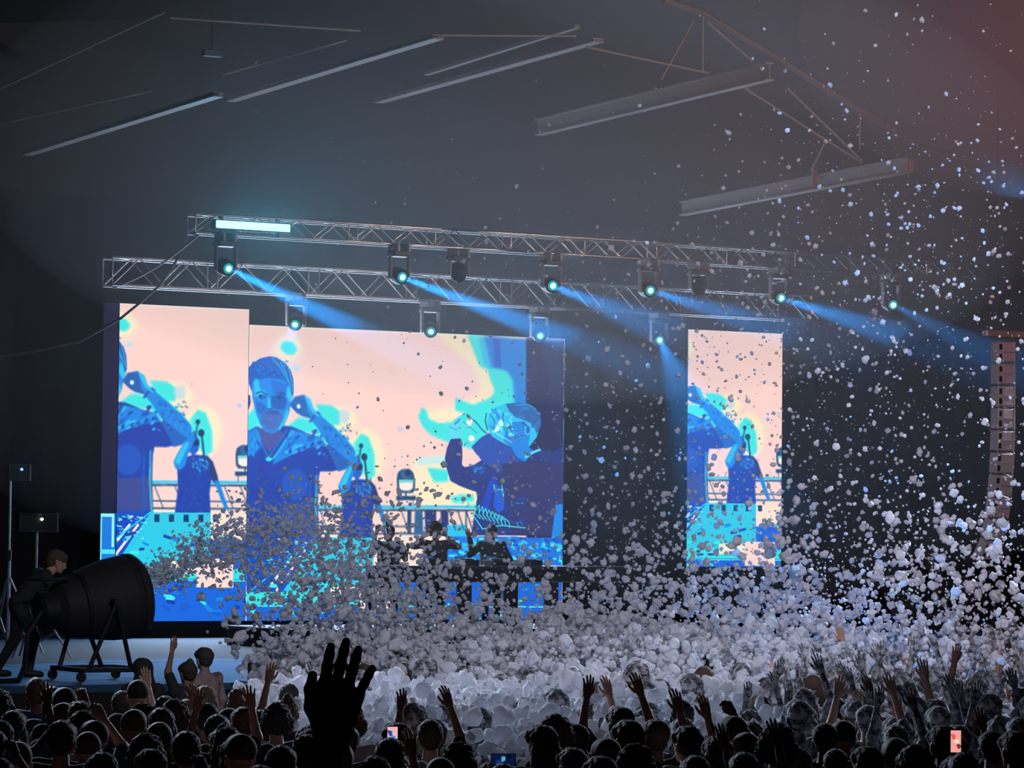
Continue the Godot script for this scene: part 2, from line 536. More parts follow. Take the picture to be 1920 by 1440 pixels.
	# mixer, decks and cables along the bottom
	fill([1042, 946, 1062, 944, 1062, 1004, 1034, 1008], azure)
	line([1034, 1008, 1062, 1010], 2.0, cyan)
	fill([462, 1008, 1062, 1008, 1062, 1240, 462, 1240], Color8(26, 100, 214))
	fill([836, 1006, 968, 1006, 1062, 1022, 1062, 1060, 836, 1060], Color8(28, 118, 222))
	speckle(838, 1008, 1060, 1058, 170, [cyan, sky, Color8(22, 78, 190)], 12.0, 0.3)
	fill([462, 1008, 700, 1008, 700, 1110, 462, 1110], Color8(46, 200, 226))
	fill([700, 1008, 836, 1008, 836, 1060, 700, 1060], Color8(250, 226, 206))
	for k in 5: fill([600 + k * 26, 1012, 609 + k * 26, 1012, 609 + k * 26, 1026, 600 + k * 26, 1026], Color8(18, 60, 110))
	fill([462, 1008, 596, 1004, 560, 1060, 530, 1110, 462, 1110], Color8(20, 74, 190))
	speckle(470, 1010, 585, 1060, 90, [sky, cyan, Color8(14, 50, 150), Color8(220, 245, 250)], 6.0, 0.1)
	for k in 3: line([500 + k * 18, 1108, 556 + k * 15, 1032], 5.0, [Color8(225, 245, 250), Color8(250, 220, 214), sky][k])
	line([470, 1108, 598, 1004], 3.0, sky)
	fill([462, 1110, 760, 1110, 760, 1134, 462, 1134], Color8(54, 220, 222))
	fill([620, 1100, 690, 1100, 690, 1124, 620, 1124], Color8(240, 236, 206))
	line([462, 1136, 1062, 1138], 3.0, cyan)
	speckle(470, 1050, 1055, 1200, 160, [blue, azure, cyan, deep], 16.0, 0.2)
	fill([675, 1095, 740, 1095, 740, 1150, 675, 1150], pink)
	soften(1)

	return ImageTexture.create_from_image(canvas)

# an upright face with uv corners, facing +z
func screen_face(w: float, h: float, u0: float, u1: float, v0: float, v1: float) -> Mesh:
	var arrays := []
	arrays.resize(Mesh.ARRAY_MAX)
	arrays[Mesh.ARRAY_VERTEX] = PackedVector3Array([Vector3(0, h, 0), Vector3(w, h, 0), Vector3(w, 0, 0), Vector3(0, 0, 0)])
	arrays[Mesh.ARRAY_NORMAL] = PackedVector3Array([Vector3.BACK, Vector3.BACK, Vector3.BACK, Vector3.BACK])
	arrays[Mesh.ARRAY_TEX_UV] = PackedVector2Array([Vector2(u0, v0), Vector2(u1, v0), Vector2(u1, v1), Vector2(u0, v1)])
	arrays[Mesh.ARRAY_INDEX] = PackedInt32Array([0, 1, 2, 0, 2, 3])
	var m := ArrayMesh.new()
	m.add_surface_from_arrays(Mesh.PRIMITIVE_TRIANGLES, arrays)
	return m

func led_screen(label: String, m: Material, x0: float, x1: float, y0: float, y1: float, u0: float, u1: float, v0: float, v1: float, light: float) -> void:
	var t := thing("led_screen", label, "screen", Vector3(x0, 1.3, SCREEN_Z))
	var w := x1 - x0
	obj(t, "frame", box(Vector3(w - 0.02, y1 - y0 - 0.02, 0.12), 0.01), mat(Color8(18, 18, 20), 0.6), Vector3(w / 2, (y0 + y1) / 2 - 1.3, -0.075))
	obj(t, "display", screen_face(w, y1 - y0, u0, u1, v0, v1), m, Vector3(0, y0 - 1.3, 0))
	obj(t, "base_skirt", box(Vector3(w, y0 - 1.3, 0.3), 0.01), mat(Color8(14, 14, 16), 0.9), Vector3(w / 2, (y0 - 1.3) / 2, -0.15))
	var a := AreaLight3D.new()
	a.name = "screen_light"
	a.area_size = Vector2(w, y1 - y0)
	a.light_color = Color8(196, 220, 252)
	a.light_energy = light
	a.shadow_enabled = true
	a.area_range = 120.0
	t.add_child(a)
	a.position = Vector3(w / 2, (y0 + y1) / 2 - 1.3, 0.05)
	a.rotation.y = PI

# ---------------------------------------------------------------- people
# Built facing -z with the feet at the origin, 1.75 m tall.

var hand_shapes := {}
var head_shape := {}
var skins := []

func v3(x: float, y: float, z: float) -> Vector3:
	return Vector3(x, y, z)

# wrist at the origin, fingers along +y, back of the hand towards +z; side 1 is a right hand (thumb at -x)
func hand(side: float, kind: String, cell := 0.006) -> Dictionary:
	var key := [side, kind, cell]
	if hand_shapes.has(key): return hand_shapes[key]
	var bones := []
	var knuckle := [v3(-0.031, 0.092, 0), v3(-0.009, 0.098, 0.003), v3(0.013, 0.094, 0.002), v3(0.033, 0.084, -0.003)]
	var long := [0.072, 0.080, 0.074, 0.058]
	var fan := [-0.10, -0.02, 0.07, 0.22]
	var curl := 0.18
	if kind == "wave":
		curl = 0.08
		fan = [0.0, 0.04, 0.07, 0.28]
	if kind == "fist": curl = 1.35
	elif kind == "grip": curl = 0.95
	elif kind == "point": curl = 1.35
	for k in 4:
		bones.append([v3(knuckle[k].x * 0.55, 0.005, 0), knuckle[k], 0.017, 0.0125])
		var p: Vector3 = knuckle[k]
		var bend: float = curl * (0.9 + 0.12 * k)
		if kind == "point" and k == 0: bend = 0.1
		var turn := 0.0
		for s in 3:
			turn += bend * (0.75 if s else 0.6)
			var l: float = long[k] * [0.46, 0.31, 0.23][s]
			var d := v3(sin(fan[k]) * (1.0 if curl < 0.5 else 0.3), cos(fan[k]), 0)
			d = (d * cos(turn) + v3(0, 0, -1) * sin(turn)).normalized()
			var r: float = [0.0098, 0.0092, 0.0084][s] * (0.88 if k == 3 else 1.0)
			bones.append([p, p + d * l, r, r * 0.93])
			p += d * l
	var th := [v3(-0.018, 0.012, -0.006), v3(-0.048, 0.045, -0.014), v3(-0.060, 0.076, -0.020), v3(-0.063, 0.100, -0.026)]
	if kind in ["fist", "grip", "point"]: th = [v3(-0.018, 0.012, -0.006), v3(-0.044, 0.05, -0.016), v3(-0.034, 0.078, -0.036), v3(-0.012, 0.088, -0.046)]
	if kind == "wave": th = [v3(-0.016, 0.014, -0.004), v3(-0.046, 0.05, -0.008), v3(-0.054, 0.082, -0.012), v3(-0.054, 0.108, -0.016)]
	for k in 3: bones.append([th[k], th[k + 1], [0.017, 0.0115, 0.010][k], [0.0125, 0.0105, 0.0085][k]])
	bones.append([v3(0, -0.03, 0), v3(0, 0.02, 0), 0.024, 0.026])
	for b in bones:
		b[0].x *= side
		b[1].x *= side
	var acc := new_acc()
	net(acc, bones, cell, 0.006)
	hand_shapes[key] = acc
	return acc

func make_head() -> void:
	head_shape = new_acc()
	net(head_shape, [
		[v3(0, 0.05, 0.035), v3(0, 0.055, -0.02), 0.086, 0.088], [v3(0, -0.01, -0.055), v3(0, 0.01, -0.045), 0.06, 0.066],
		[v3(0, -0.065, -0.055), v3(0, -0.078, -0.078), 0.046, 0.026], [v3(-0.05, -0.03, -0.01), v3(-0.012, -0.078, -0.075), 0.03, 0.022], [v3(0.05, -0.03, -0.01), v3(0.012, -0.078, -0.075), 0.03, 0.022],
		[v3(0, 0.015, -0.108), v3(0, -0.016, -0.128), 0.010, 0.014], [v3(-0.013, -0.018, -0.116), v3(0.013, -0.018, -0.116), 0.010, 0.010],
		[v3(-0.045, 0.032, -0.088), v3(-0.012, 0.03, -0.102), 0.014, 0.013], [v3(0.045, 0.032, -0.088), v3(0.012, 0.03, -0.102), 0.014, 0.013],
		[v3(-0.02, -0.048, -0.104), v3(0.02, -0.048, -0.104), 0.008, 0.008], [v3(-0.032, 0.012, -0.094), v3(-0.031, 0.012, -0.094), 0.0125, 0.0125], [v3(0.032, 0.012, -0.094), v3(0.031, 0.012, -0.094), 0.0125, 0.0125],
		[v3(-0.086, 0.022, 0.012), v3(-0.090, -0.018, 0.004), 0.018, 0.011], [v3(0.086, 0.022, 0.012), v3(0.090, -0.018, 0.004), 0.018, 0.011],
	], 0.009, 0.016)

# what = joints: shoulders, elbows, wrists and kinds of hand, lean of the trunk, legs
func joints(what: Dictionary) -> Dictionary:
	var j := {
		"sl": v3(-0.185, 1.42, 0.0), "sr": v3(0.185, 1.42, 0.0), "el": v3(-0.25, 1.16, 0.03), "er": v3(0.25, 1.16, 0.03), "wl": v3(-0.25, 0.92, -0.05), "wr": v3(0.25, 0.92, -0.05),
		"hl": "open", "hr": "open", "pelvis": v3(0, 0.95, 0), "chest": v3(0, 1.3, 0), "neck": v3(0, 1.47, 0.01), "head": v3(0, 1.62, -0.02), "nod": 0.0, "yaw": 0.0,
		"kl": v3(-0.10, 0.50, -0.03), "kr": v3(0.10, 0.50, -0.03), "al": v3(-0.11, 0.09, 0.02), "ar": v3(0.11, 0.09, 0.02), "sleeve": 0.55, "wide": 1.0, "back": v3(0, 0, 1),
	}
	j.merge(what, true)
	return j

func arm_bones(j: Dictionary, grow := 0.0, part := 1.0) -> Array:
	var out := []
	for s in ["l", "r"]:
		var a: Vector3 = j["s" + s]
		var e: Vector3 = j["e" + s]
		var w: Vector3 = j["w" + s]
		if part < 1.0:
			out.append([a, a.lerp(e, part * 1.5), 0.056 + grow, 0.05 + grow])
			if part > 0.7: out.append([e, e.lerp(w, part), 0.045 + grow, 0.036 + grow])
		else:
			out.append([a, e, 0.054 + grow, 0.042 + grow])
			out.append([e, w, 0.042 + grow, 0.028 + grow])
	return out

func trunk_bones(j: Dictionary, grow := 0.0) -> Array:
	var w: float = j.wide
	var out := []
	for s in [-1.0, 1.0]:
		out.append([j.pelvis + v3(0.075 * s * w, 0, 0), j.chest + v3(0.085 * s * w, 0.02, 0), 0.108 * w + grow, 0.112 * w + grow])
	out.append([j.chest + v3(0, 0.08, 0), j.sl, 0.085 + grow, 0.066 + grow])
	out.append([j.chest + v3(0, 0.08, 0), j.sr, 0.085 + grow, 0.066 + grow])
	return out

func leg_bones(j: Dictionary, grow := 0.0) -> Array:
	var out := []
	for s in [[-1.0, j.kl, j.al], [1.0, j.kr, j.ar]]:
		out.append([j.pelvis + v3(0.085 * s[0], -0.03, 0), s[1], 0.092 + grow, 0.060 + grow])
		out.append([s[1], s[2], 0.058 + grow, 0.042 + grow])
	return out

func foot_bones(j: Dictionary, grow := 0.0) -> Array:
	var out := []
	for a in [j.al, j.ar]:
		out.append([a + v3(0, -0.04, 0.03), a + v3(0, -0.055, -0.15), 0.04 + grow, 0.03 + grow])
	return out

func body_of(j: Dictionary, fine := 0.006) -> Mesh:
	var acc := new_acc()
	var bones := trunk_bones(j) + arm_bones(j) + leg_bones(j) + foot_bones(j)
	bones.append([j.neck - v3(0, 0.03, 0), j.head + v3(0, -0.05, 0.015), 0.062, 0.056])
	net(acc, bones, 0.019, 0.035)
	append_acc(acc, head_shape, head_frame(j))
	for s in [["l", -1.0], ["r", 1.0]]:
		var y: Vector3 = (j["w" + s[0]] - j["e" + s[0]]).normalized()
		var z: Vector3 = j.get("back" + s[0], j.back)
		z = (z - y * z.dot(y)).normalized()
		append_acc(acc, hand(s[1], j["h" + s[0]], fine), Transform3D(Basis(y.cross(z), y, z), j["w" + s[0]]))
	return mesh_of(acc)

func head_frame(j: Dictionary) -> Transform3D:
	return Transform3D(Basis.from_euler(v3(j.nod, j.yaw, 0)), j.head)

var hair_meshes := {}
func hair_mesh(kind: String) -> Mesh:
	if hair_meshes.has(kind): return hair_meshes[kind]
	var bones := [[v3(0, 0.066, 0.04), v3(0, 0.072, -0.018), 0.096, 0.092], [v3(0, 0.0, 0.055), v3(0, 0.05, 0.05), 0.074, 0.09], [v3(-0.05, 0.08, -0.06), v3(0.05, 0.085, -0.06), 0.04, 0.04]]
	var rough := 0.014
	match kind:
		"long":
			bones += [[v3(-0.04, -0.02, 0.07), v3(-0.06, -0.22, 0.09), 0.075, 0.06], [v3(0.04, -0.02, 0.07), v3(0.06, -0.22, 0.09), 0.075, 0.06]]
			rough = 0.02
		"bun":
			bones += [[v3(0, 0.15, 0.05), v3(0, 0.165, 0.055), 0.042, 0.042]]
		"curly":
			bones += [[v3(0, 0.08, 0.02), v3(0, 0.07, 0.04), 0.125, 0.12], [v3(-0.07, 0.02, 0.03), v3(0.07, 0.02, 0.03), 0.075, 0.075]]
			rough = 0.03
		"cap":
			bones = [[v3(0, 0.075, 0.035), v3(0, 0.078, -0.025), 0.099, 0.096]]
			for k in 7: bones.append([v3(-0.06 + 0.02 * k, 0.062, -0.09), v3((-0.06 + 0.02 * k) * 0.8, 0.05, -0.185 + 0.006 * absf(k - 3.0)), 0.011, 0.008])
			rough = 0.0
		"hood":
			bones = [[v3(0, 0.055, 0.03), v3(0, 0.06, -0.01), 0.115, 0.112], [v3(0, -0.02, 0.05), v3(0, -0.17, 0.05), 0.105, 0.15]]
			rough = 0.006
	var acc := new_acc()
	net(acc, bones, 0.011, 0.012 if kind == "cap" else 0.03, rough, 46.0 if kind != "curly" else 24.0)
	hair_meshes[kind] = mesh_of(acc)
	return hair_meshes[kind]

# a person: the body is one mesh, clothes and hair are its children
func make_person(what: Dictionary, hair: String, shirted := true, shoes := false, fine := 0.006) -> MeshInstance3D:
	var j := joints(what)
	var o := MeshInstance3D.new()
	o.mesh = body_of(j, fine)
	var acc := new_acc()
	if shirted:
		net(acc, trunk_bones(j, 0.014) + arm_bones(j, 0.012, j.sleeve), 0.02, 0.035, 0.006, 12.0)
		obj(o, "shirt", mesh_of(acc), null)
	acc = new_acc()
	var hips := [[j.pelvis + v3(-0.08, 0.02, 0), j.pelvis + v3(0.08, 0.02, 0), 0.125, 0.125]]
	net(acc, leg_bones(j, 0.014) + hips, 0.024, 0.03)
	obj(o, "trousers", mesh_of(acc), null)
	if shoes:
		acc = new_acc()
		net(acc, foot_bones(j, 0.012), 0.016, 0.02)
		obj(o, "shoes", mesh_of(acc), null)
	var h := head_frame(j)
	obj(o, {"cap": "cap", "hood": "hood"}.get(hair, "hair"), hair_mesh(hair), null, h.origin, h.basis)
	return o

func dress(o: Node, skin: Material, shirt: Material, trousers: Material, hair: Material) -> void:
	o.set_surface_override_material(0, skin)
	for c in o.get_children():
		var n := str(c.name)
		c.set_surface_override_material(0, shirt if n.begins_with("shirt") or n.begins_with("hood") else trousers if n.begins_with("trousers") else mat(Color8(24, 24, 26), 0.6) if n.begins_with("shoes") else hair)

func place_person(proto: Node, pos: Vector3, turn: float, size: float, label: String, group: String) -> Node:
	var o := proto.duplicate()
	o.name = numbered("person")
	add_child(o)
	o.transform = Transform3D(Basis(Vector3.UP, turn).scaled(Vector3.ONE * size), pos)
	tag(o, label, "person", group)
	return o

# ---------------------------------------------------------------- stage gear

func box_truss(called: String, label: String, x0: float, x1: float, y0: float, y1: float, z0: float, z1: float, bay: float, m: Material) -> void:
	var t := thing(called, label, "truss", Vector3(x0, y0, z0))
	var h := y1 - y0
	var d := z1 - z0
	for y in [0.0, h]:
		for z in [0.0, d]:
			rod(t, "chord", v3(0, y, z), v3(x1 - x0, y, z), 0.025, m)
	var n := int(round((x1 - x0) / bay))
	var b := (x1 - x0) / n
	for k in n:
		for z in [0.0, d]:
			rod(t, "diagonal", v3(k * b, h if k % 2 else 0.0, z), v3((k + 1) * b, 0.0 if k % 2 else h, z), 0.012, m)
		rod(t, "diagonal", v3(k * b, h, 0.0 if k % 2 else d), v3((k + 1) * b, h, d if k % 2 else 0.0), 0.012, m)
		if k % 4 == 0:
			rod(t, "upright", v3(k * b, 0, 0), v3(k * b, h, 0), 0.014, m)
			rod(t, "upright", v3(k * b, 0, d), v3(k * b, h, d), 0.014, m)

var head_meshes := {}
# a moving head hung below a truss; lens at the given point
func moving_head(lens: Vector3, aim: Vector3, top: float, lit: bool, label: String, energy: float, angle: float, tint: Color) -> void:
	var black := mat(Color8(30, 31, 34), 0.45)
	var grey := mat(Color8(120, 118, 116), 0.4, 0.3)
	if head_meshes.is_empty():
		head_meshes.base = box(Vector3(0.34, 0.09, 0.26), 0.015)
		head_meshes.clamp = box(Vector3(0.05, 0.14, 0.34), 0.01)
		head_meshes.arm = box(Vector3(0.035, 0.36, 0.1), 0.012)
		head_meshes.head = lathe([Vector2(0.0, -0.2), Vector2(0.1, -0.19), Vector2(0.135, -0.12), Vector2(0.14, 0.0), Vector2(0.125, 0.1), Vector2(0.105, 0.12), Vector2(0.1, 0.105), Vector2(0.0, 0.105)], 20)
		head_meshes.ring = lathe([Vector2(0.085, 0.12), Vector2(0.1, 0.118), Vector2(0.108, 0.13), Vector2(0.095, 0.138), Vector2(0.085, 0.12)], 20)
		head_meshes.lens = lathe([Vector2(0.088, 0.118), Vector2(0.06, 0.128), Vector2(0.03, 0.133), Vector2(0.0, 0.134)], 20)
		head_meshes.core = lathe([Vector2(0.05, 0.131), Vector2(0.03, 0.139), Vector2(0.0, 0.142)], 16)
		head_meshes.fin = box(Vector3(0.2, 0.012, 0.2), 0.004)
	var d := (aim - lens).normalized()
	var pivot := lens - d * 0.13
	var t := thing("moving_head_light", label, "stage light", pivot, "moving head lights on the trusses")
	var y := top - pivot.y
	obj(t, "base", head_meshes.base, black, v3(0, y - 0.16, 0))
	for x in [-0.1, 0.1]: obj(t, "clamp", head_meshes.clamp, grey, v3(x, y - 0.06, 0))
	for x in [-0.17, 0.17]: obj(t, "yoke_arm", head_meshes.arm, grey, v3(x, (y - 0.2) * 0.5 + 0.0, 0), Basis.from_scale(v3(1, maxf(y - 0.2 + 0.12, 0.2) / 0.36, 1)))
	var x_axis := Vector3.UP.cross(d).normalized()
	var turn := Basis(x_axis, d, x_axis.cross(d))
	var h := obj(t, "head", head_meshes.head, black, Vector3.ZERO, turn)
	obj(h, "bezel", head_meshes.ring, black)
	for k in 3: obj(h, "cooling_fin", head_meshes.fin, black, v3(0, -0.09 - 0.03 * k, 0), Basis(Vector3.UP, 0.78))
	var g := obj(h, "lens", head_meshes.lens, glow(Color8(30, 190, 196), 0.8) if lit else mat(Color8(20, 24, 28), 0.1))
	if lit: obj(h, "lamp_core", head_meshes.core, glow(Color8(170, 255, 255), 2.5))
	g.set_meta("label", "round teal glowing lens" if lit else "dark unlit lens")
	if lit:
		var s := SpotLight3D.new()
		s.name = "beam_light"
		s.light_color = tint
		s.light_energy = energy
		s.spot_angle = angle
		s.spot_angle_attenuation = 0.35
		s.spot_range = 120.0
		s.spot_attenuation = 2.0
		s.light_size = 0.05
		s.shadow_enabled = true
		t.add_child(s)
		s.position = d * 0.16
		s.basis = Basis.looking_at(d)

func ibeam(parent: Node, called: String, a: Vector3, b: Vector3, h: float, w: float, m: Material, wm: Material) -> void:
	var d := b - a
	var turn := Basis.looking_at(d.normalized())
	var l := d.length()
	var o := Node3D.new()
	o.name = called
	parent.add_child(o, true)
	o.position = (a + b) / 2.0
	o.basis = turn
	obj(o, "flange", box(v3(w, 0.025, l)), m, v3(0, 0, 0))
	obj(o, "flange", box(v3(w, 0.025, l)), m, v3(0, h, 0))
	obj(o, "web", box(v3(0.02, h, l)), wm, v3(0, h / 2, 0))

func tripod(pos: Vector3, h: float, label: String, m: Material) -> void:
	var t := thing("lighting_stand", label, "stand", pos, "tripod stands at the side of the stage")
	rod(t, "lower_pole", v3(0, 0.12, 0), v3(0, h * 0.55, 0), 0.032, m)
	rod(t, "upper_pole", v3(0, h * 0.5, 0), v3(0, h, 0), 0.024, m)
	rod(t, "collar", v3(0, h * 0.52, 0), v3(0, h * 0.58, 0), 0.045, mat(Color8(40, 40, 44), 0.5))
	for k in 3:
		var d := Vector3(cos(k * TAU / 3 + 0.5), 0, sin(k * TAU / 3 + 0.5))
		rod(t, "leg", v3(0, h * 0.42, 0) + d * 0.03, d * 0.55 + v3(0, 0.02, 0), 0.016, m)
		rod(t, "brace", v3(0, 0.2, 0), d * 0.3 + v3(0, h * 0.2, 0), 0.011, m)

func flight_box(pos: Vector3, size: Vector3, label: String, led: Color) -> void:
	var t := thing("stage_light_panel", label, "light panel", pos)
	obj(t, "body", box(size, 0.012), mat(Color8(16, 16, 18), 0.5))
	for s in [-1.0, 1.0]:
		obj(t, "side_rail", box(v3(0.02, size.y + 0.03, 0.03), 0.005), mat(Color8(70, 74, 80), 0.4, 0.5), v3(s * size.x / 2, 0, size.z / 2))
		obj(t, "edge_rail", box(v3(size.x, 0.02, 0.03), 0.005), mat(Color8(60, 64, 70), 0.4, 0.5), v3(0, s * size.y / 2, size.z / 2))
	obj(t, "indicator_light", lathe([Vector2(0, -0.022), Vector2(0.018, -0.012), Vector2(0.022, 0), Vector2(0.018, 0.012), Vector2(0, 0.022)], 10), glow(led, 6.0), v3(size.x * 0.08, size.y * 0.2, size.z / 2 + 0.02))

func foam_cannon(pos: Vector3, flip: float, label: String) -> void:
	var t := thing("foam_cannon", label, "foam cannon", pos)
	var black := mat(Color8(34, 32, 36), 0.75)
	var frame := mat(Color8(20, 21, 24), 0.6)
	var axis := v3(flip, 0.16, 0.0).normalized()
	var x := axis.cross(Vector3.BACK).normalized()
	var turn := Basis(x, axis, x.cross(axis))
	var c := v3(0, 1.0, 0)
	obj(t, "barrel", lathe([Vector2(0, -0.62), Vector2(0.24, -0.6), Vector2(0.34, -0.52), Vector2(0.40, -0.35), Vector2(0.47, -0.1), Vector2(0.525, 0.16), Vector2(0.54, 0.36), Vector2(0.52, 0.5), Vector2(0.48, 0.56), Vector2(0.45, 0.52), Vector2(0.47, 0.3), Vector2(0.42, -0.1), Vector2(0.3, -0.45), Vector2(0, -0.5)], 36), black, c, turn)
	obj(t, "rim", lathe([Vector2(0.47, 0.55), Vector2(0.5, 0.58), Vector2(0.545, 0.52), Vector2(0.55, 0.46), Vector2(0.52, 0.44)], 36), black, c, turn)
	obj(t, "fan_housing", lathe([Vector2(0, -0.82), Vector2(0.2, -0.82), Vector2(0.25, -0.78), Vector2(0.25, -0.6), Vector2(0.2, -0.56)], 24), frame, c, turn)
	for k in 1: obj(t, "band", lathe([Vector2(0.415 + k * 0.055, -0.3 + k * 0.27), Vector2(0.435 + k * 0.055, -0.29 + k * 0.27), Vector2(0.435 + k * 0.055, -0.24 + k * 0.27), Vector2(0.425 + k * 0.055, -0.23 + k * 0.27)], 36), frame, c, turn)
	for z in [-0.62, 0.62]:
		rod(t, "yoke_post", v3(0.0, 1.0, z), v3(0.28 * flip, 0.16, z * 0.75), 0.03, frame)
		rod(t, "yoke_post", v3(0.0, 1.0, z), v3(-0.3 * flip, 0.16, z * 0.75), 0.03, frame)
		obj(t, "side_rail", box(v3(0.95, 0.06, 0.06), 0.01), frame, v3(0.05 * flip, 0.15, z * 0.75))
		rod(t, "pivot", v3(0, 1.0, z * 0.8), v3(0, 1.0, z * 1.06), 0.05, frame)
	for xx in [-0.4, 0.48]: obj(t, "cross_rail", box(v3(0.06, 0.06, 0.93), 0.01), frame, v3(xx * flip, 0.15, 0))
	for xx in [-0.4, 0.48]:
		for z in [-0.46, 0.46]:
			var w := obj(t, "castor", lathe([Vector2(0, -0.025), Vector2(0.05, -0.025), Vector2(0.065, -0.012), Vector2(0.065, 0.012), Vector2(0.05, 0.025), Vector2(0, 0.025)], 16), mat(Color8(20, 20, 20), 0.7), v3(xx * flip, 0.065, z), Basis(Vector3.RIGHT, PI / 2))
			obj(w, "fork", box(v3(0.04, 0.07, 0.06), 0.006), frame, v3(0, 0, -0.06))
	obj(t, "handle", tube([v3(-0.5 * flip, 1.3, -0.25), v3(-0.85 * flip, 1.28, -0.25), v3(-0.88 * flip, 1.28, 0.0), v3(-0.85 * flip, 1.28, 0.25), v3(-0.5 * flip, 1.3, 0.25)], [0.018, 0.018, 0.018, 0.018, 0.018]), frame)
	obj(t, "hose", tube([v3(-0.75 * flip, 0.95, 0.1), v3(-1.0 * flip, 0.6, 0.15), v3(-1.1 * flip, 0.2, 0.3), v3(-1.3 * flip, 0.04, 0.6), v3(-1.9 * flip, 0.035, 0.8)], [0.035, 0.035, 0.035, 0.035, 0.035]), frame)

func line_array() -> void:
	var t := thing("line_array_speaker", "tall hanging column of pale grey loudspeaker cabinets curving at the bottom", "loudspeaker", on_z(1880, 640, -37.0))
	var face_m := mat(Color8(150, 134, 136), 0.8)
	var dark := mat(Color8(22, 21, 22), 0.8)
	var steel := mat(Color8(150, 130, 122), 0.45, 0.4)
	obj(t, "hanging_bar", box(v3(1.5, 0.1, 0.12), 0.015), steel, v3(0.42, 0.1, 0.0))
	for x in [-0.1, 0.55]: rod(t, "chain", v3(x, 0.12, 0), v3(x, 4.4, 0), 0.005, mat(Color8(64, 68, 74), 0.6))
	var y := 0.0
	var z := 0.0
	var tilt := 0.0
	var cab := box(v3(0.30, 0.285, 0.17), 0.012)
	for k in 10:
		tilt = [0.0, 0.0, 0.01, 0.02, 0.05, 0.1, 0.16, 0.25, 0.42, 0.6][k]
		var turn := Basis(Vector3.RIGHT, tilt)
		var o := v3(0, y - 0.155, z)
		var c := obj(t, "cabinet", cab, face_m, o, turn)
		obj(c, "grille", box(v3(0.2, 0.26, 0.015), 0.005), face_m, v3(0.04, 0, 0.088))
		obj(c, "grille_bar", box(v3(0.2, 0.01, 0.01)), steel, v3(0.04, 0, 0.098))
		for s in [-0.07, 0.07]: obj(c, "horn_port", box(v3(0.055, 0.085, 0.02), 0.015), dark, v3(-0.1, s, 0.082))
		obj(c, "rigging_bar", box(v3(0.016, 0.3, 0.025), 0.004), steel, v3(-0.145, 0, 0.085))
		obj(c, "rigging_bar", box(v3(0.016, 0.3, 0.025), 0.004), steel, v3(0.147, 0, 0.085))
		y += -0.31 * cos(tilt)
		z += -0.31 * sin(tilt)

func phone(pos: Vector3, turn: Basis, label: String, cols: Array, energy: float) -> void:
	var t := thing("mobile_phone", label, "phone", pos)
	t.basis = turn
	obj(t, "case", box(v3(0.078, 0.16, 0.009), 0.003), mat(Color8(14, 14, 16), 0.3))
	var im := Image.create(24, 48, false, Image.FORMAT_RGB8)
	im.fill(cols[0])
	for k in 9:
		im.fill_rect(Rect2i((k * 7) % 19, 8 + (k * 11) % 32, 6 + k % 5, 4 + k % 7), cols[1 + k % (cols.size() - 1)])
	im.resize(12, 24, Image.INTERPOLATE_BILINEAR)
	im.resize(48, 96, Image.INTERPOLATE_CUBIC)
	var m := StandardMaterial3D.new()
	m.albedo_color = Color.BLACK
	m.emission_enabled = true
	m.emission_texture = ImageTexture.create_from_image(im)
	m.emission_energy_multiplier = energy
	obj(t, "phone_screen", screen_face(0.07, 0.148, 0, 1, 0, 1), m, v3(-0.035, -0.074, 0.0055))

# a lump of foam: the outline of several balls run together
func lump(seed_no: int, sub: int, flat := 1.0) -> Mesh:
	var r := RandomNumberGenerator.new()
	r.seed = seed_no
	var balls := [[Vector3.ZERO, 0.55]]
	for k in 17:
		var d := Vector3(r.randf_range(-1, 1), r.randf_range(-1, 1) * flat, r.randf_range(-1, 1)).normalized()
		balls.append([d * r.randf_range(0.35, 0.6), r.randf_range(0.22, 0.36)])
	var sph := SphereMesh.new()
	sph.radial_segments = sub * 2
	sph.rings = sub
	var st := SurfaceTool.new()
	st.create_from(sph, 0)
	var a := st.commit_to_arrays()
	var v: PackedVector3Array = a[Mesh.ARRAY_VERTEX]
	for i in v.size():
		var d := v[i].normalized()
		var best := 1e-9
		for b in balls:
			var c: Vector3 = b[0]
			var along := c.dot(d)
			var h: float = b[1] * b[1] - (c.length_squared() - along * along)
			if h > 0.0: best += pow(along + sqrt(h), 9.0)
		v[i] = d * pow(best, 1.0 / 9.0)
	var acc := {"v": v, "n": PackedVector3Array(), "i": a[Mesh.ARRAY_INDEX]}
	var sums := {}
	var ix: PackedInt32Array = a[Mesh.ARRAY_INDEX]
	for k in range(0, ix.size(), 3):
		var n := (v[ix[k + 2]] - v[ix[k]]).cross(v[ix[k + 1]] - v[ix[k]])
		for t in 3:
			var key := (v[ix[k + t]] * 4096.0).round()
			sums[key] = sums.get(key, Vector3.ZERO) + n
	for i in v.size():
		var n: Vector3 = sums.get((v[i] * 4096.0).round(), v[i])
		acc.n.append(n.normalized() if n.length() > 0.0 else v[i].normalized())
	return mesh_of(acc)

# ---------------------------------------------------------------- the scene

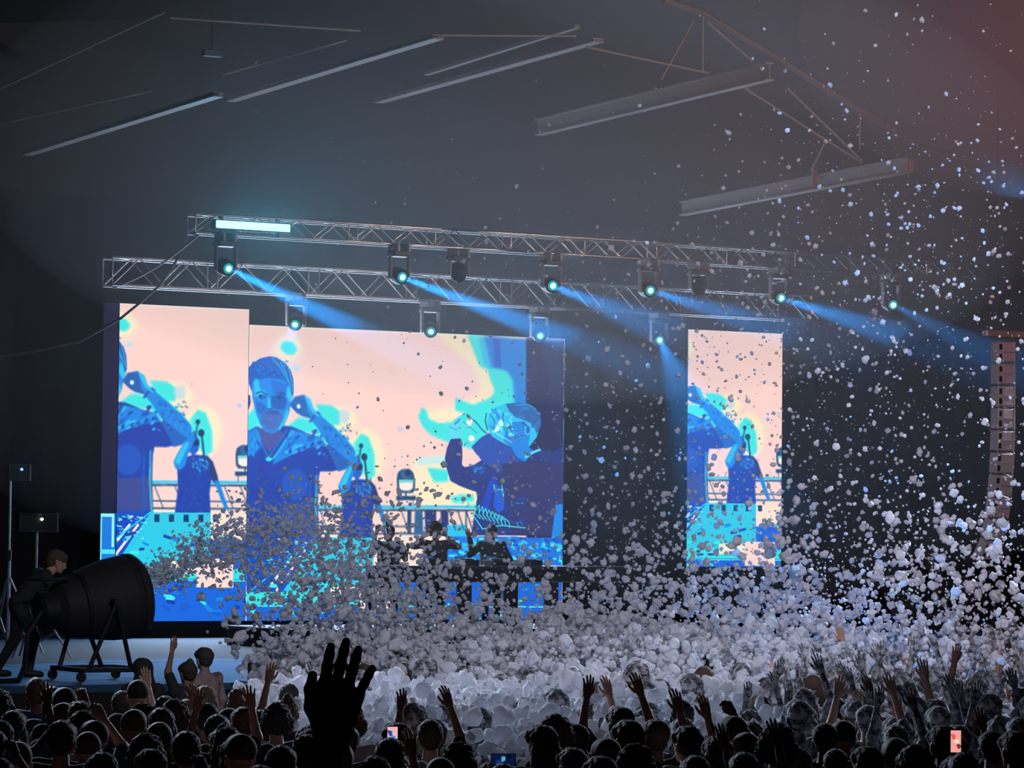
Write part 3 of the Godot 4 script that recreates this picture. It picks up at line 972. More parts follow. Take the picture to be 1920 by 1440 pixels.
func wash_light(pos: Vector3, aim: Vector3, energy: float, angle: float, tint: Color, label: String) -> void:
	var t := thing("wash_light", label, "stage light", pos, "wash lights of the hall")
	var d := (aim - pos).normalized()
	var x := Vector3.UP.cross(d).normalized()
	var turn := Basis(x, d, x.cross(d))
	obj(t, "housing", lathe([Vector2(0, -0.3), Vector2(0.12, -0.28), Vector2(0.2, -0.1), Vector2(0.21, 0.1), Vector2(0.19, 0.1), Vector2(0.17, -0.05), Vector2(0, -0.05)], 20), mat(Color8(26, 26, 28), 0.5), Vector3.ZERO, turn)
	obj(t, "lens", lathe([Vector2(0.17, 0.03), Vector2(0.1, 0.045), Vector2(0, 0.05)], 20), glow(tint, 3.0), Vector3.ZERO, turn)
	rod(t, "yoke", v3(0, 0.0, 0), v3(0, 0.6, 0), 0.02, mat(Color8(26, 26, 28), 0.5))
	var s := SpotLight3D.new()
	s.name = "wash"
	s.light_color = tint
	s.light_energy = energy
	s.spot_angle = angle
	s.spot_angle_attenuation = 0.8
	s.spot_range = 150.0
	s.spot_attenuation = 2.0
	s.light_size = 0.2
	s.shadow_enabled = true
	t.add_child(s)
	s.position = d * 0.12
	s.basis = Basis.looking_at(d)

func haze(pos: Vector3, size: Vector3, density: float, tint: Color, label: String, turn := Basis.IDENTITY) -> void:
	var f := FogVolume.new()
	f.name = numbered("stage_haze")
	f.shape = RenderingServer.FOG_VOLUME_SHAPE_ELLIPSOID
	f.size = size
	var m := FogMaterial.new()
	m.albedo = tint
	m.density = density
	f.material = m
	add_child(f)
	f.transform = Transform3D(turn, pos)
	tag(f, label, "haze", "banks of stage haze", "stuff")

func _ready() -> void:
	rng.seed = 11
	noise.seed = 3
	noise.frequency = 1.0
	unit_rod.top_radius = 1.0; unit_rod.bottom_radius = 1.0; unit_rod.height = 1.0
	unit_rod.radial_segments = 10; unit_rod.rings = 0
	# camera
	var cam := Camera3D.new()
	cam.name = "camera"
	add_child(cam)
	cam.transform = Transform3D(view, EYE)
	cam.fov = rad_to_deg(2.0 * atan(720.0 / LENS))
	cam.near = 0.2
	cam.far = 300.0
	# air and exposure
	var env := Environment.new()
	env.background_mode = Environment.BG_COLOR
	env.background_color = Color.BLACK
	env.tonemap_mode = Environment.TONE_MAPPER_LINEAR
	env.tonemap_exposure = 1.0
	env.sdfgi_enabled = true
	env.ssao_enabled = true
	env.ssil_enabled = true
	env.volumetric_fog_enabled = true
	env.volumetric_fog_density = 0.0
	var we := WorldEnvironment.new()
	we.name = "environment"
	we.environment = env
	add_child(we)
	# lights of the hall that stand outside the frame: the front truss and a red one by the right hand wall; the warm one is added
	var pale := Color8(236, 236, 255)
	wash_light(v3(9, 10.6, -19), v3(24, 2, -42), 50.0, 30.0, pale, "wash light at the stage left end of the front truss")
	wash_light(v3(15, 10.6, -19), v3(28, 2, -42), 80.0, 30.0, pale, "wash light second along the front truss")
	wash_light(v3(22, 10.6, -19), v3(33, 3, -40), 70.0, 30.0, Color8(255, 222, 226), "rosy wash light at the stage right end of the front truss")
	wash_light(v3(40, 6.5, -26), v3(28, 10.9, -47), 260.0, 17.0, Color8(255, 214, 196), "added warm lamp out of view at the right, aimed up at the roof beams")  # added lamp: warms the beam undersides and leaves the visible webs darker
	var cool := Color8(214, 230, 255)
	wash_light(at(-330, 330, 43), v3(13.5, 1.2, -27), 330.0, 20.0, cool, "cool wash light on the side tower beyond the foam cannon")
	wash_light(at(2240, 330, 47), v3(17, 1.0, -27), 330.0, 17.0, cool, "cool wash light on the side tower beyond the line array")
	wash_light(at(2300, 480, 49), v3(27, 1.4, -37), 225.0, 16.0, cool, "cool wash light lower on the side tower beyond the line array")
	wash_light(at(2250, 60, 36), at(1950, 20, 46), 32.0, 30.0, Color8(255, 40, 30), "red wash light high on the right hand wall")
	# haze
	var pale_air := Color8(228, 232, 238)
	haze(at(1120, 430, 54), v3(28, 12.5, 15), 0.011, pale_air, "wide thin bank of pale haze over the whole stage")
	haze(at(1010, 315, 54), v3(19, 7.6, 13), 0.026, pale_air, "densest pale haze under the roof beams")
	haze(at(1990, 40, 43), v3(6, 4.5, 8), 0.05, Color8(235, 225, 225), "small bank of reddish haze under the roof by the right hand wall")
	build_hall()
	build_screens()
	build_rig()
	build_gear()
	build_people()
	build_foam()

func build_hall() -> void:
	var dark := mat(Color8(44, 46, 50), 0.8)
	var concrete := mat(Color8(70, 70, 74), 0.85)
	struct("floor", box(v3(90, 0.4, 90)), concrete, "dark concrete audience floor", v3(15, -0.2, -30))
	struct("wall_back", box(v3(90, 16, 0.4)), dark, "black rear wall behind the stage", v3(15, 8, -62))
	struct("wall_front", box(v3(90, 16, 0.4)), dark, "dark wall behind the audience", v3(15, 8, 14))
	struct("wall_left", box(v3(0.4, 16, 90)), dark, "dark wall at the left side of the hall", v3(-16, 8, -30))
	struct("wall_right", box(v3(0.4, 16, 90)), dark, "dark wall at the right side of the hall", v3(58, 8, -30))
	var deck := mat(Color8(52, 54, 60), 0.7, 0.2)
	# gabled roof deck, the ridge runs along z above x = 29
	struct("ceiling", box(v3(48, 0.2, 80)), deck, "left slope of the dark steel roof", v3(6, 11.2, -24), Basis(Vector3.BACK, 0.11))
	struct("ceiling", box(v3(32, 0.2, 80)), deck, "right slope of the dark steel roof", v3(44, 10.6, -24), Basis(Vector3.BACK, -0.21))
	# raised tier where the photographer's neighbours stand
	struct("floor_tier", box(v3(30, 0.8, 16), 0.02), concrete, "low raised tier at the back of the floor", v3(6, 0.4, -1.0))
	# stage
	var st := MeshInstance3D.new()
	st.mesh = box(v3(56, 1.2, 23), 0.01)
	st.set_surface_override_material(0, mat(Color8(16, 16, 18), 0.8))
	st.name = "floor_stage"
	add_child(st)
	st.position = v3(30, 0.6, -50.0)
	st.set_meta("kind", "structure")
	st.set_meta("label", "raised stage with a dark front")
	var blue_lit_ply := mat(Color8(40, 76, 100), 0.8)  # blue light from the screens is put into the deck colour
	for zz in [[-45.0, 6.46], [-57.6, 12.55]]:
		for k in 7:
			obj(st, "deck_panel", box(v3(7.98, 0.1, zz[1]), 0.012), blue_lit_ply, v3(-24 + 8 * k, 0.65, zz[0] + 50.0 + zz[1] / 2.0))
	# black drape behind the screens
	var acc := new_acc()
	var n := 240
	for k in n + 1:
		var x := 8.0 + 44.0 * k / n
		var z := -57.2 + 0.09 * sin(k * 1.3) + 0.05 * sin(k * 0.47)
		var dz := 0.09 * 1.3 * cos(k * 1.3) * n / 44.0
		for y in [1.3, 9.4]:
			acc.v.append(v3(x, y, z))
			acc.n.append(v3(-dz, 0, 1).normalized())
	for k in n:
		face(acc, 2 * k, 2 * k + 1, 2 * k + 3)
		face(acc, 2 * k, 2 * k + 3, 2 * k + 2)
	var d := obj(self, "stage_drape", mesh_of(acc), mat(Color8(22, 22, 26), 0.95))
	tag(d, "black pleated drape hanging behind the LED screens", "drape")
	# steel roof frame above the stage
	var steel := mat(Color8(138, 131, 124), 0.6, 0.1)
	var roof := thing("roof_frame", "pale steel roof frame of parallel beams with slanting ties above the stage", "roof frame", v3(0, 0, -46))
	roof.set_meta("kind", "structure")
	for b in [[22.01, 9.825, 0.05, 7.5, 0.18], [25.83, 11.03, 0.05, 7.5, 0.20], [28.81, 11.23, 0.04, 7.5, 0.20], [28.4, 11.42, 0.03, 5.0, 0.1], [32.2, 10.87, 0.28, 7.5, 0.16], [35.1, 9.50, 0.24, 7.0, 0.16]]:
		ibeam(roof, "beam", v3(b[0], b[1], 0), v3(b[0], b[1] - 0.2, -b[3]), b[2], b[4], steel, steel)
	var orange_lit := mat(Color8(190, 120, 92), 0.7)  # orange light falling on the plates is put into their colour
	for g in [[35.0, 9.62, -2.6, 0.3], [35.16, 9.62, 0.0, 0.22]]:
		obj(roof, "gusset_plate", box(v3(0.1, g[3], 0.05), 0.01), orange_lit, v3(g[0], g[1], g[2]))
	var thin := [[18.47, 9.67, 21.10, 11.03], [18.48, 9.15, 20.9, 9.82], [21.19, 10.95, 24.43, 11.03], [22.05, 10.15, 24.19, 10.86], [25.86, 11.08, 28.38, 11.28], [28.58, 11.12, 30.98, 10.88],
		[30.92, 11.74, 31.84, 11.15], [31.68, 10.69, 34.11, 9.60], [32.55, 10.76, 34.11, 9.64], [30.84, 11.82, 30.85, 10.89], [30.65, 11.72, 30.03, 10.7], [33.38, 9.96, 33.05, 9.39], [34.07, 10.55, 34.07, 9.82]]
	for a in thin: rod(roof, "tie_rod", v3(a[0], a[1], 0), v3(a[2], a[3], 0), 0.017, steel)
	for a in [[30.07, 12.02, 30.87, 11.87], [30.87, 11.87, 35.07, 10.08], [35.07, 10.08, 39.0, 8.9]]: rod(roof, "rafter", v3(a[0], a[1], 0), v3(a[2], a[3], 0), 0.05, mat(Color8(96, 98, 100), 0.6))
	var sign_o := thing("roof_sign", "small faint rectangular box hanging under the roof", "sign box", on_z(398, 100, -46.2))
	obj(sign_o, "box", box(v3(0.32, 0.1, 0.12), 0.01), mat(Color8(84, 98, 110), 0.6))
	obj(sign_o, "bracket", box(v3(0.012, 0.6, 0.012)), mat(Color8(60, 64, 68), 0.6), v3(0, 0.34, 0))

func build_screens() -> void:
	var tex := draw_video()
	var m := StandardMaterial3D.new()
	m.albedo_color = Color8(4, 4, 5)
	m.roughness = 0.6
	m.emission_enabled = true
	m.emission_texture = tex
	m.emission_energy_multiplier = 1.12
	var cw := 1148.0 / PPM
	var ch := 1020.0 / PPM
	led_screen("widest LED screen, behind the DJ table, showing a man touching his ear", m, 27.1, 33.86, 1.6, 7.0, 0.0, 6.76 / cw, 0.0, 5.4 / ch, 85.0)
	led_screen("tall LED screen behind the foam cannon, joined to the widest screen's edge", m, 24.52, 27.09, 1.6, 7.28, 0.77 / cw, 3.34 / cw, 0.0, 5.9 / ch, 36.0)
	led_screen("narrow LED screen standing alone beyond a dark gap", m, 36.72, 38.99, 2.62, 7.3, 0.97 / cw, 3.24 / cw, 0.0, 5.3 / ch, 26.0)
	# a dark column of screen with only its lower end lit
	var im := Image.create(32, 568, false, Image.FORMAT_RGB8)
	im.fill(Color8(16, 18, 52))
	im.fill_rect(Rect2i(0, 376, 32, 192), Color8(30, 120, 214))
	im.fill_rect(Rect2i(0, 376, 26, 6), Color8(150, 240, 240))
	im.fill_rect(Rect2i(24, 376, 5, 60), Color8(150, 240, 240))
	im.fill_rect(Rect2i(0, 376, 3, 192), Color8(120, 236, 236))
	im.fill_rect(Rect2i(0, 440, 32, 8), Color8(80, 220, 236))
	im.fill_rect(Rect2i(0, 462, 32, 14), Color8(190, 250, 240))
	var m2 := m.duplicate()
	m2.emission_texture = ImageTexture.create_from_image(im)
	var t := thing("led_screen_column", "slim dark blue LED column beside the tall screen, lit only at its foot", "screen", v3(24.22, 1.3, SCREEN_Z - 0.02))
	obj(t, "display", screen_face(0.29, 5.68, 0, 1, 0, 1), m2, v3(0, 0.3, 0))
	obj(t, "frame", box(v3(0.27, 5.96, 0.12), 0.01), mat(Color8(18, 18, 20), 0.6), v3(0.145, 2.98, -0.075))

func build_rig() -> void:
	var alu := mat(Color8(176, 172, 166), 0.24, 0.9)
	box_truss("lighting_truss", "upper aluminium lighting truss nearer the audience", 22.6, 38.5, 7.93, 8.22, -48.3, -48.0, 0.36, alu)
	box_truss("lighting_truss", "lower aluminium truss just above the LED screens", 23.2, 38.0, 7.40, 7.87, -52.95, -52.55, 0.5, alu)
	var blue := Color8(0, 154, 252)
	var ups := [[429, 504, 665, 616, 2800.0, 2.3], [755, 520, 1000, 612, 2800.0, 2.3], [1037, 536, 1180, 592, 700.0, 3.0], [1220, 545, 1400, 600, 700.0, 3.0], [1465, 559, 1640, 615, 900.0, 3.0], [1675, 572, 1850, 660, 500.0, 4.0]]
	var ord := ["at the cyan light bar's end of the upper truss", "second along the upper truss", "third along the upper truss", "fourth along the upper truss", "fifth along the upper truss, past the narrow screen", "at the far end of the upper truss"]
	for k in 6:
		var u: Array = ups[k]
		moving_head(on_z(u[0], u[1], -47.9), at(u[2], u[3], frame_of(on_z(u[0], u[1], -47.9)).z - 4.0), 7.93, true, "cyan-lensed moving head light " + ord[k], u[4], u[5], blue)
	var lows := [[553, 609, 330, 1240], [808, 622, 1100, 1150], [1013, 630, 1300, 1150], [1237, 638, 1470, 1120]]
	ord = ["above the T-shirt man on the widest screen", "above the middle of the widest screen", "at the widest screen's dark upper corner", "over the gap between the screens"]
	for k in 4:
		var u: Array = lows[k]
		moving_head(on_z(u[0], u[1], -52.55), at(u[2], u[3], 46.0), 7.40, true, "moving head light on the lower truss, " + ord[k], [120.0, 40.0, 60.0, 900.0][k], [13.0, 5.0, 5.0, 5.0][k], blue)
	for u in [[860, 520, "second and third"], [1310, 545, "fourth and fifth"]]:
		moving_head(on_z(u[0], u[1], -48.1), on_z(u[0] + 30, u[1] + 400, -44.0), 7.93, false, "unlit moving head light hanging between the %s of the upper truss" % u[2], 0, 0, blue)
	# cyan light bar on the upper truss
	var bar := thing("light_bar", "bright cyan-white light bar on the upper truss", "light bar", on_z(475, 424, -47.75))
	obj(bar, "housing", box(v3(1.36, 0.17, 0.1), 0.015), mat(Color8(20, 20, 22), 0.5), v3(0, 0, -0.06))
	obj(bar, "light_panel", box(v3(1.3, 0.12, 0.02), 0.008), glow(Color8(150, 255, 255), 3.0))
	for x in [-0.5, 0.5]: obj(bar, "bracket", box(v3(0.06, 0.3, 0.06), 0.01), mat(Color8(40, 40, 42), 0.5), v3(x, 0.0, -0.14))
	var a := AreaLight3D.new()
	a.name = "bar_light"
	a.area_size = Vector2(1.3, 0.12)
	a.light_color = Color8(90, 220, 255)
	a.light_energy = 6.0
	a.area_range = 100.0
	a.shadow_enabled = true
	bar.add_child(a)
	a.position = v3(0, 0, 0.03)
	a.rotation.y = PI
	# off to the right, outside the frame: a moving head whose beam crosses the falling foam
	moving_head(at(2150, 560, 50), at(1760, 420, 40), at(2150, 560, 50).y + 0.55, true, "moving head light beyond the line array, past the truss end", 1000.0, 7.0, Color8(30, 170, 255))
	# cable slung from the truss
	var pts := []
	for u in [[358, 428], [330, 490], [300, 535], [262, 568], [225, 598], [150, 640], [60, 660], [-40, 676]]: pts.append(at(u[0], u[1], 56.0))
	var rr := []
	for k in pts.size(): rr.append(0.022)
	tag(obj(self, "cable", tube(pts, rr, 6), mat(Color8(52, 48, 46), 0.6)), "dark cable slung from the truss past the tall screen's corner", "cable")
	pts = []
	rr = []
	for k in 15:
		var s := k / 14.0
		pts.append(at(lerpf(381, 213, s), lerpf(433, 540, s) + 12 * sin(s * PI), lerpf(53.0, 57.6, s)))
		rr.append(0.018)
	tag(obj(self, "cable", tube(pts, rr, 6), mat(Color8(52, 48, 46), 0.6)), "second dark cable running down to the lower truss end", "cable")
	line_array()

func build_gear() -> void:
	var black := mat(Color8(20, 20, 22), 0.6)
	var r := thing("stage_riser", "low black riser under the DJ table", "riser", v3(29, 1.3, -50.2))
	obj(r, "deck", box(v3(8.0, 0.06, 3.0), 0.01), black, v3(0, 0.30, 0))
	obj(r, "skirt", box(v3(7.96, 0.27, 2.96), 0.01), mat(Color8(12, 12, 14), 0.9), v3(0, 0.135, 0))
	var t := thing("dj_table", "long black DJ table on the riser", "table", v3(28.9, 1.63, -49.15))
	obj(t, "table_top", box(v3(5.6, 0.05, 0.9), 0.01), mat(Color8(70, 66, 70), 0.4, 0.2), v3(0, 1.03, 0))
	obj(t, "fascia", box(v3(5.56, 0.22, 0.04), 0.01), black, v3(0, 0.9, 0.4))
	obj(t, "edge_strip", box(v3(5.58, 0.02, 0.03), 0.004), mat(Color8(150, 140, 140), 0.3, 0.6), v3(0, 0.79, 0.42))
	for x in [-2.7, -1.75, -0.9, 0.0, 0.8, 1.4, 2.1, 2.7]:
		obj(t, "leg", box(v3(0.1 if absf(x) > 1.0 else 0.28, 0.8, 0.06), 0.01), black, v3(x, 0.4, 0.36))
	for k in 4:
		var d := thing("dj_deck", ["black DJ deck at the table end by the raised bottle", "black DJ deck in front of the man with hands at his ears", "black DJ mixer in the middle of the table", "black DJ deck in front of the waving man"][k], "dj deck", v3(27.6 + 0.62 * k, 2.685, -49.15))
		obj(d, "body", box(v3(0.36, 0.1, 0.4), 0.012), black, v3(0, 0.05, 0))
		obj(d, "platter", lathe([Vector2(0, 0.12), Vector2(0.13, 0.12), Vector2(0.14, 0.11), Vector2(0.14, 0.1)], 20), mat(Color8(60, 60, 64), 0.3, 0.5), v3(0, 0, 0.03))
		obj(d, "display_panel", box(v3(0.2, 0.05, 0.02), 0.004), glow(Color8(60, 120, 200), 0.4), v3(0, 0.13, -0.17), Basis(Vector3.RIGHT, -0.5))
	# stands at stage left
	var chrome := mat(Color8(150, 154, 160), 0.25, 0.8)
	tripod(v3(19.87, 1.3, -48.8), 2.75, "tall chrome tripod stand behind the shorter one", chrome)
	tripod(v3(19.45, 1.3, -46.7), 1.95, "shorter chrome tripod stand behind the foam cannon operator", chrome)
	flight_box(v3(19.87 + 0.13, 4.1, -48.8), v3(0.34, 0.24, 0.14), "dark light panel with a blue indicator on the tall tripod stand", Color8(90, 120, 255))
	flight_box(v3(19.45, 3.32, -46.7), v3(0.6, 0.26, 0.14), "dark light panel with a white indicator on the shorter tripod stand", Color8(255, 250, 240))
	foam_cannon(v3(17.38, 1.3, -39.7), 1.0, "big black foam cannon on castors spraying foam across the stage")
	foam_cannon(v3(31.1, 1.3, -39.9), -1.0, "foam cannon half hidden in falling foam beside the line array")
	var p := thing("support_pole", "slanting pale pole held beside the far foam cannon", "pole", on_z(1620, 1090, -40.3))
	rod(p, "shaft", Vector3.ZERO, on_z(1692, 1080, -40.3) - on_z(1620, 1090, -40.3), 0.035, mat(Color8(190, 180, 178), 0.5))
	rod(p, "end_cap", v3(-0.02, 0, 0), v3(0.02, 0, 0), 0.045, mat(Color8(120, 116, 116), 0.5))

func build_people() -> void:
	make_head()
	var skin := [mat(Color8(188, 140, 116), 0.6), mat(Color8(150, 106, 84), 0.6), mat(Color8(108, 74, 58), 0.6), mat(Color8(206, 160, 138), 0.6)]
	var hairs := [mat(Color8(48, 42, 40), 0.8), mat(Color8(62, 50, 42), 0.8), mat(Color8(84, 66, 52), 0.8), mat(Color8(54, 52, 54), 0.75)]
	var cloth := {"black": mat(Color8(46, 46, 50), 0.9), "navy": mat(Color8(48, 56, 78), 0.9), "grey": mat(Color8(78, 80, 86), 0.9), "dark red": mat(Color8(84, 34, 38), 0.9), "olive": mat(Color8(58, 60, 46), 0.9), "teal": mat(Color8(40, 96, 108), 0.9), "white": mat(Color8(170, 172, 178), 0.9)}
	var denim := mat(Color8(40, 46, 60), 0.9)
	# foam spattered cloth and skin: blotches of foam on dark wet fabric
	var splat := FastNoiseLite.new()
	splat.seed = 8
	splat.frequency = 0.03
	var ramp := Gradient.new()
	ramp.offsets = PackedFloat32Array([0.0, 0.46, 0.54, 1.0])
	ramp.colors = PackedColorArray([Color8(52, 52, 58), Color8(84, 82, 86), Color8(196, 194, 200), Color8(226, 224, 228)])
	var nt := NoiseTexture2D.new()
	nt.width = 256; nt.height = 256; nt.seamless = true
	nt.noise = splat
	nt.color_ramp = ramp
	var soaked := StandardMaterial3D.new()
	soaked.albedo_texture = nt
	soaked.roughness = 0.85
	soaked.uv1_triplanar = true
	soaked.uv1_scale = Vector3.ONE * 1.6
	var poses := [
		[{}, "arms down", "short"],
		[{"er": v3(0.30, 1.60, -0.08), "wr": v3(0.25, 1.84, -0.12)}, "one arm raised", "short"],
		[{"el": v3(-0.30, 1.60, -0.08), "wl": v3(-0.24, 1.86, -0.12), "er": v3(0.30, 1.62, -0.06), "wr": v3(0.22, 1.88, -0.1)}, "both arms raised", "short"],
		[{"el": v3(-0.26, 1.66, -0.06), "wl": v3(-0.20, 1.93, -0.06)}, "one arm straight up", "bun"],
		[{"er": v3(0.28, 1.58, -0.16), "wr": v3(0.14, 1.80, -0.22), "hr": "fist"}, "fist raised", "cap"],
		[{}, "arms down", "long"],
		[{}, "arms down", "curly"],
		[{"el": v3(-0.2, 1.36, -0.28), "wl": v3(-0.06, 1.60, -0.34), "er": v3(0.2, 1.36, -0.28), "wr": v3(0.06, 1.60, -0.34), "hl": "grip", "hr": "grip"}, "holding up a phone", "short"],
		[{"wide": 1.08}, "arms down", "cap"],
		[{"er": v3(0.26, 1.66, -0.04), "wr": v3(0.16, 1.93, -0.02)}, "one arm straight up", "long"],
	]
	var hair_words := {"short": "short hair", "bun": "hair in a bun", "cap": "a cap", "long": "long hair", "curly": "curly hair", "hood": "a hood"}
	var protos := []
	for p in poses: protos.append(make_person(p[0], p[2]))
	var taken := []
	# people told apart in the photograph: [kind, x, z, turn, size, skin, shirt, label]
	var special := [
		[2, 13.05, -23.2, 0.05, 0.98, 1, "black", "person with both arms raised, hands wide open against the foam, beside the lit phone"],
		[2, 14.55, -22.8, -0.1, 1.03, 1, "black", "person in a black shirt with both arms raised, standing next to the teal shirt"],
		[6, 13.2, -21.6, 0.0, 1.02, 1, "black", "person with a big head of curly hair just behind the dark phone"],
		[0, 13.75, -22.2, 0.1, 0.98, 1, "teal", "person in a bright teal shirt among dark shirts"],
		[4, 15.1, -22.0, 0.0, 1.0, 2, "navy", "person with a raised fist and a cap between bare arms"],
		[7, 10.97, -20.10, -0.53, 1.02, 1, "black", "person filming with a brightly lit phone"],
		[7, 14.07, -17.80, -0.5, 1.0, 0, "black", "person filming with a small lit phone near the line array side"],
		[7, 10.92, -18.50, -0.53, 0.98, 1, "black", "person holding a dark blue phone screen low in the crowd"],
	]
	for s in special:
		var o := place_person(protos[s[0]], v3(s[1], 0, s[2]), s[3], s[4], s[7], "people in the crowd")
		dress(o, skin[s[5]], cloth[s[6]], denim, hairs[s[0] % 4])
		taken.append(Vector2(s[1], s[2]))
	# bare-backed person and neighbours at the rail
	var bare := make_person({}, "short", false)
	var o := place_person(bare, v3(17.72, 0, -37.2), 0.1, 1.01, "shirtless person flecked with foam standing at the stage front", "people in the crowd")
	dress(o, mat(Color8(150, 128, 122), 0.6), null, denim, mat(Color8(62, 56, 54), 0.8))
	bare.free()
	taken.append(Vector2(17.72, -37.2))
	var hooded := make_person({"wide": 1.05}, "hood")
	o = place_person(hooded, v3(15.9, 0, -35.0), 0.0, 0.99, "person in a pointed black hood before the stage floor", "people in the crowd")
	dress(o, skin[1], cloth["black"], denim, hairs[0])
	hooded.free()
	o = place_person(protos[3], v3(16.75, 0, -35.6), 0.15, 0.95, "person waving one bent arm beside the shirtless person", "people in the crowd")
	dress(o, skin[1], cloth["black"], denim, hairs[1])
	taken.append(Vector2(15.9, -35.0)); taken.append(Vector2(16.75, -35.6))
	# the rest of the crowd, row by row
	rng.seed = 21
	var z := -18.6
	var made := 0
	while z > -37.6:
		var x := 4.0
		var clear := z > -25.5
		while x < 34.0:
			x += rng.randf_range(0.5, 0.72) if clear else rng.randf_range(0.62, 0.95)
			var p := v3(x + rng.randf_range(-0.1, 0.1), 0, z + rng.randf_range(-0.22, 0.22))
			var f := frame_of(p + v3(0, 1.6, 0))
			if f.x < -30 or f.x > 1960 or f.z < 20.3: continue
			var foamy := f.x > 470 + maxf(0.0, (31.0 - f.z) * 60.0) and f.z > 26.5
			if not foamy and f.z > 32.5: continue
			if foamy and f.x < 1420 and rng.randf() < 0.45: continue
			var near := false
			for q in taken:
				if q.distance_to(Vector2(p.x, p.z)) < 0.5: near = true
			if near: continue
			taken.append(Vector2(p.x, p.z))
			var kind: int = [0, 0, 5, 6, 8, 0, 5, 0, 5, 8, 6, 0, 0, 5, 1, 3, 9, 4][rng.randi() % 18] if not foamy else ([0, 1, 2, 3, 9, 2, 0, 4, 1, 3] if f.x > 1420 else [0, 0, 5, 8, 0, 1, 0, 5, 6, 3])[rng.randi() % 10]
			var shirt: String = ["black", "black", "navy", "grey", "olive", "black", "navy", "dark red", "white"][rng.randi() % 9]
			var hw: String = hair_words[poses[kind][2]]
			var row: String = "close to the stage front" if p.z < -34.0 else "deep in the foam" if p.z < -29.0 else "at the foam's edge"
			var label := ("foam-soaked person with %s, %s, %s" % [hw, poses[kind][1], row]) if foamy else "%s-shirted person with %s, %s, clear of foam" % [shirt.replace(" ", "-"), hw, poses[kind][1]]
			o = place_person(protos[kind], p, rng.randf_range(-0.35, 0.35) - 0.3, rng.randf_range(0.92, 1.05), label, "people in the crowd")
			if foamy: dress(o, soaked if rng.randf() < 0.8 else skin[rng.randi() % 4], soaked, soaked, soaked if rng.randf() < 0.85 else hairs[rng.randi() % 4])
			else: dress(o, skin[rng.randi() % 4], cloth[shirt], denim, hairs[rng.randi() % 4])
			made += 1
		z -= 0.56 if clear else 0.78
	for p in protos: p.free()
	# phones
	phone(at(736, 1383, 23.2), Basis(Vector3.UP, -0.53), "phone with a bright pink and blue screen held up in the crowd", [Color8(255, 190, 190), Color8(40, 70, 190), Color8(80, 150, 240), Color8(255, 220, 210)], 0.9)
	phone(at(1792, 1390, 22.8), Basis(Vector3.UP, -0.5), "phone with a small pink and red screen held up in the crowd", [Color8(255, 170, 160), Color8(255, 90, 90), Color8(250, 230, 210), Color8(120, 60, 70)], 0.9)
	phone(at(944, 1424, 21.8), Basis(Vector3.UP, -0.53) * Basis(Vector3.BACK, PI / 2), "phone with a dim blue screen held sideways in the crowd", [Color8(14, 24, 70), Color8(20, 60, 130), Color8(90, 190, 200), Color8(10, 16, 40)], 0.8)
	var band2 := thing("glow_band", "tiny yellow-green glowing band among the dark heads", "glow band", at(1178, 1412, 22.6))
	obj(band2, "glow_light", lathe([Vector2(0, -0.014), Vector2(0.012, -0.01), Vector2(0.016, 0), Vector2(0.012, 0.01), Vector2(0, 0.014)], 12), glow(Color8(190, 255, 60), 2.5))
	obj(band2, "strap", lathe([Vector2(0.03, -0.008), Vector2(0.033, -0.004), Vector2(0.033, 0.004), Vector2(0.03, 0.008)], 20), mat(Color8(40, 44, 36), 0.6), v3(0, 0, -0.035))
	# performers behind the table, facing the audience
	var dj := [
		[{"er": v3(0.30, 1.42, -0.2), "wr": v3(0.24, 1.66, -0.22), "hr": "grip", "el": v3(-0.28, 1.18, -0.1), "wl": v3(-0.3, 1.38, -0.28), "hl": "grip", "sleeve": 0.55}, v3(27.36, 1.63, -50.25), 2.75, 0.97, "performer holding up a bottle behind the DJ table", "short"],
		[{"el": v3(-0.40, 1.38, -0.08), "wl": v3(-0.17, 1.58, -0.06), "er": v3(0.40, 1.38, -0.08), "wr": v3(0.17, 1.58, -0.06), "hl": "grip", "hr": "grip", "sleeve": 0.55}, v3(28.21, 1.63, -50.15), PI - 0.45, 0.99, "performer with both hands at his ears behind the DJ table", "curly"],
		[{"er": v3(0.36, 1.30, -0.14), "wr": v3(0.44, 1.56, -0.22), "el": v3(-0.3, 1.18, -0.1), "wl": v3(-0.2, 1.1, -0.34), "sleeve": 0.9}, v3(29.32, 1.63, -50.15), PI - 0.35, 0.98, "performer waving one open hand behind the DJ table", "short"],
	]
	for a in dj:
		var b := make_person(a[0], a[5], true, true)
		o = place_person(b, a[1], a[2], a[3], a[4], "")
		dress(o, skin[1], cloth["black"], cloth["black"], hairs[0])
		b.free()
	var bottle := thing("bottle", "dark bottle raised by the performer at the table end", "bottle", v3(27.2, 3.22, -49.97))
	obj(bottle, "glass", lathe([Vector2(0, 0), Vector2(0.036, 0), Vector2(0.038, 0.02), Vector2(0.038, 0.17), Vector2(0.014, 0.23), Vector2(0.013, 0.29), Vector2(0, 0.29)], 14), mat(Color8(20, 26, 24), 0.15), v3(0, 0, 0), Basis(Vector3.BACK, 0.2))
	obj(bottle, "cap", lathe([Vector2(0.015, 0.28), Vector2(0.016, 0.3), Vector2(0, 0.302)], 12), mat(Color8(90, 80, 50), 0.3, 0.7), Vector3.ZERO, Basis(Vector3.BACK, 0.2))
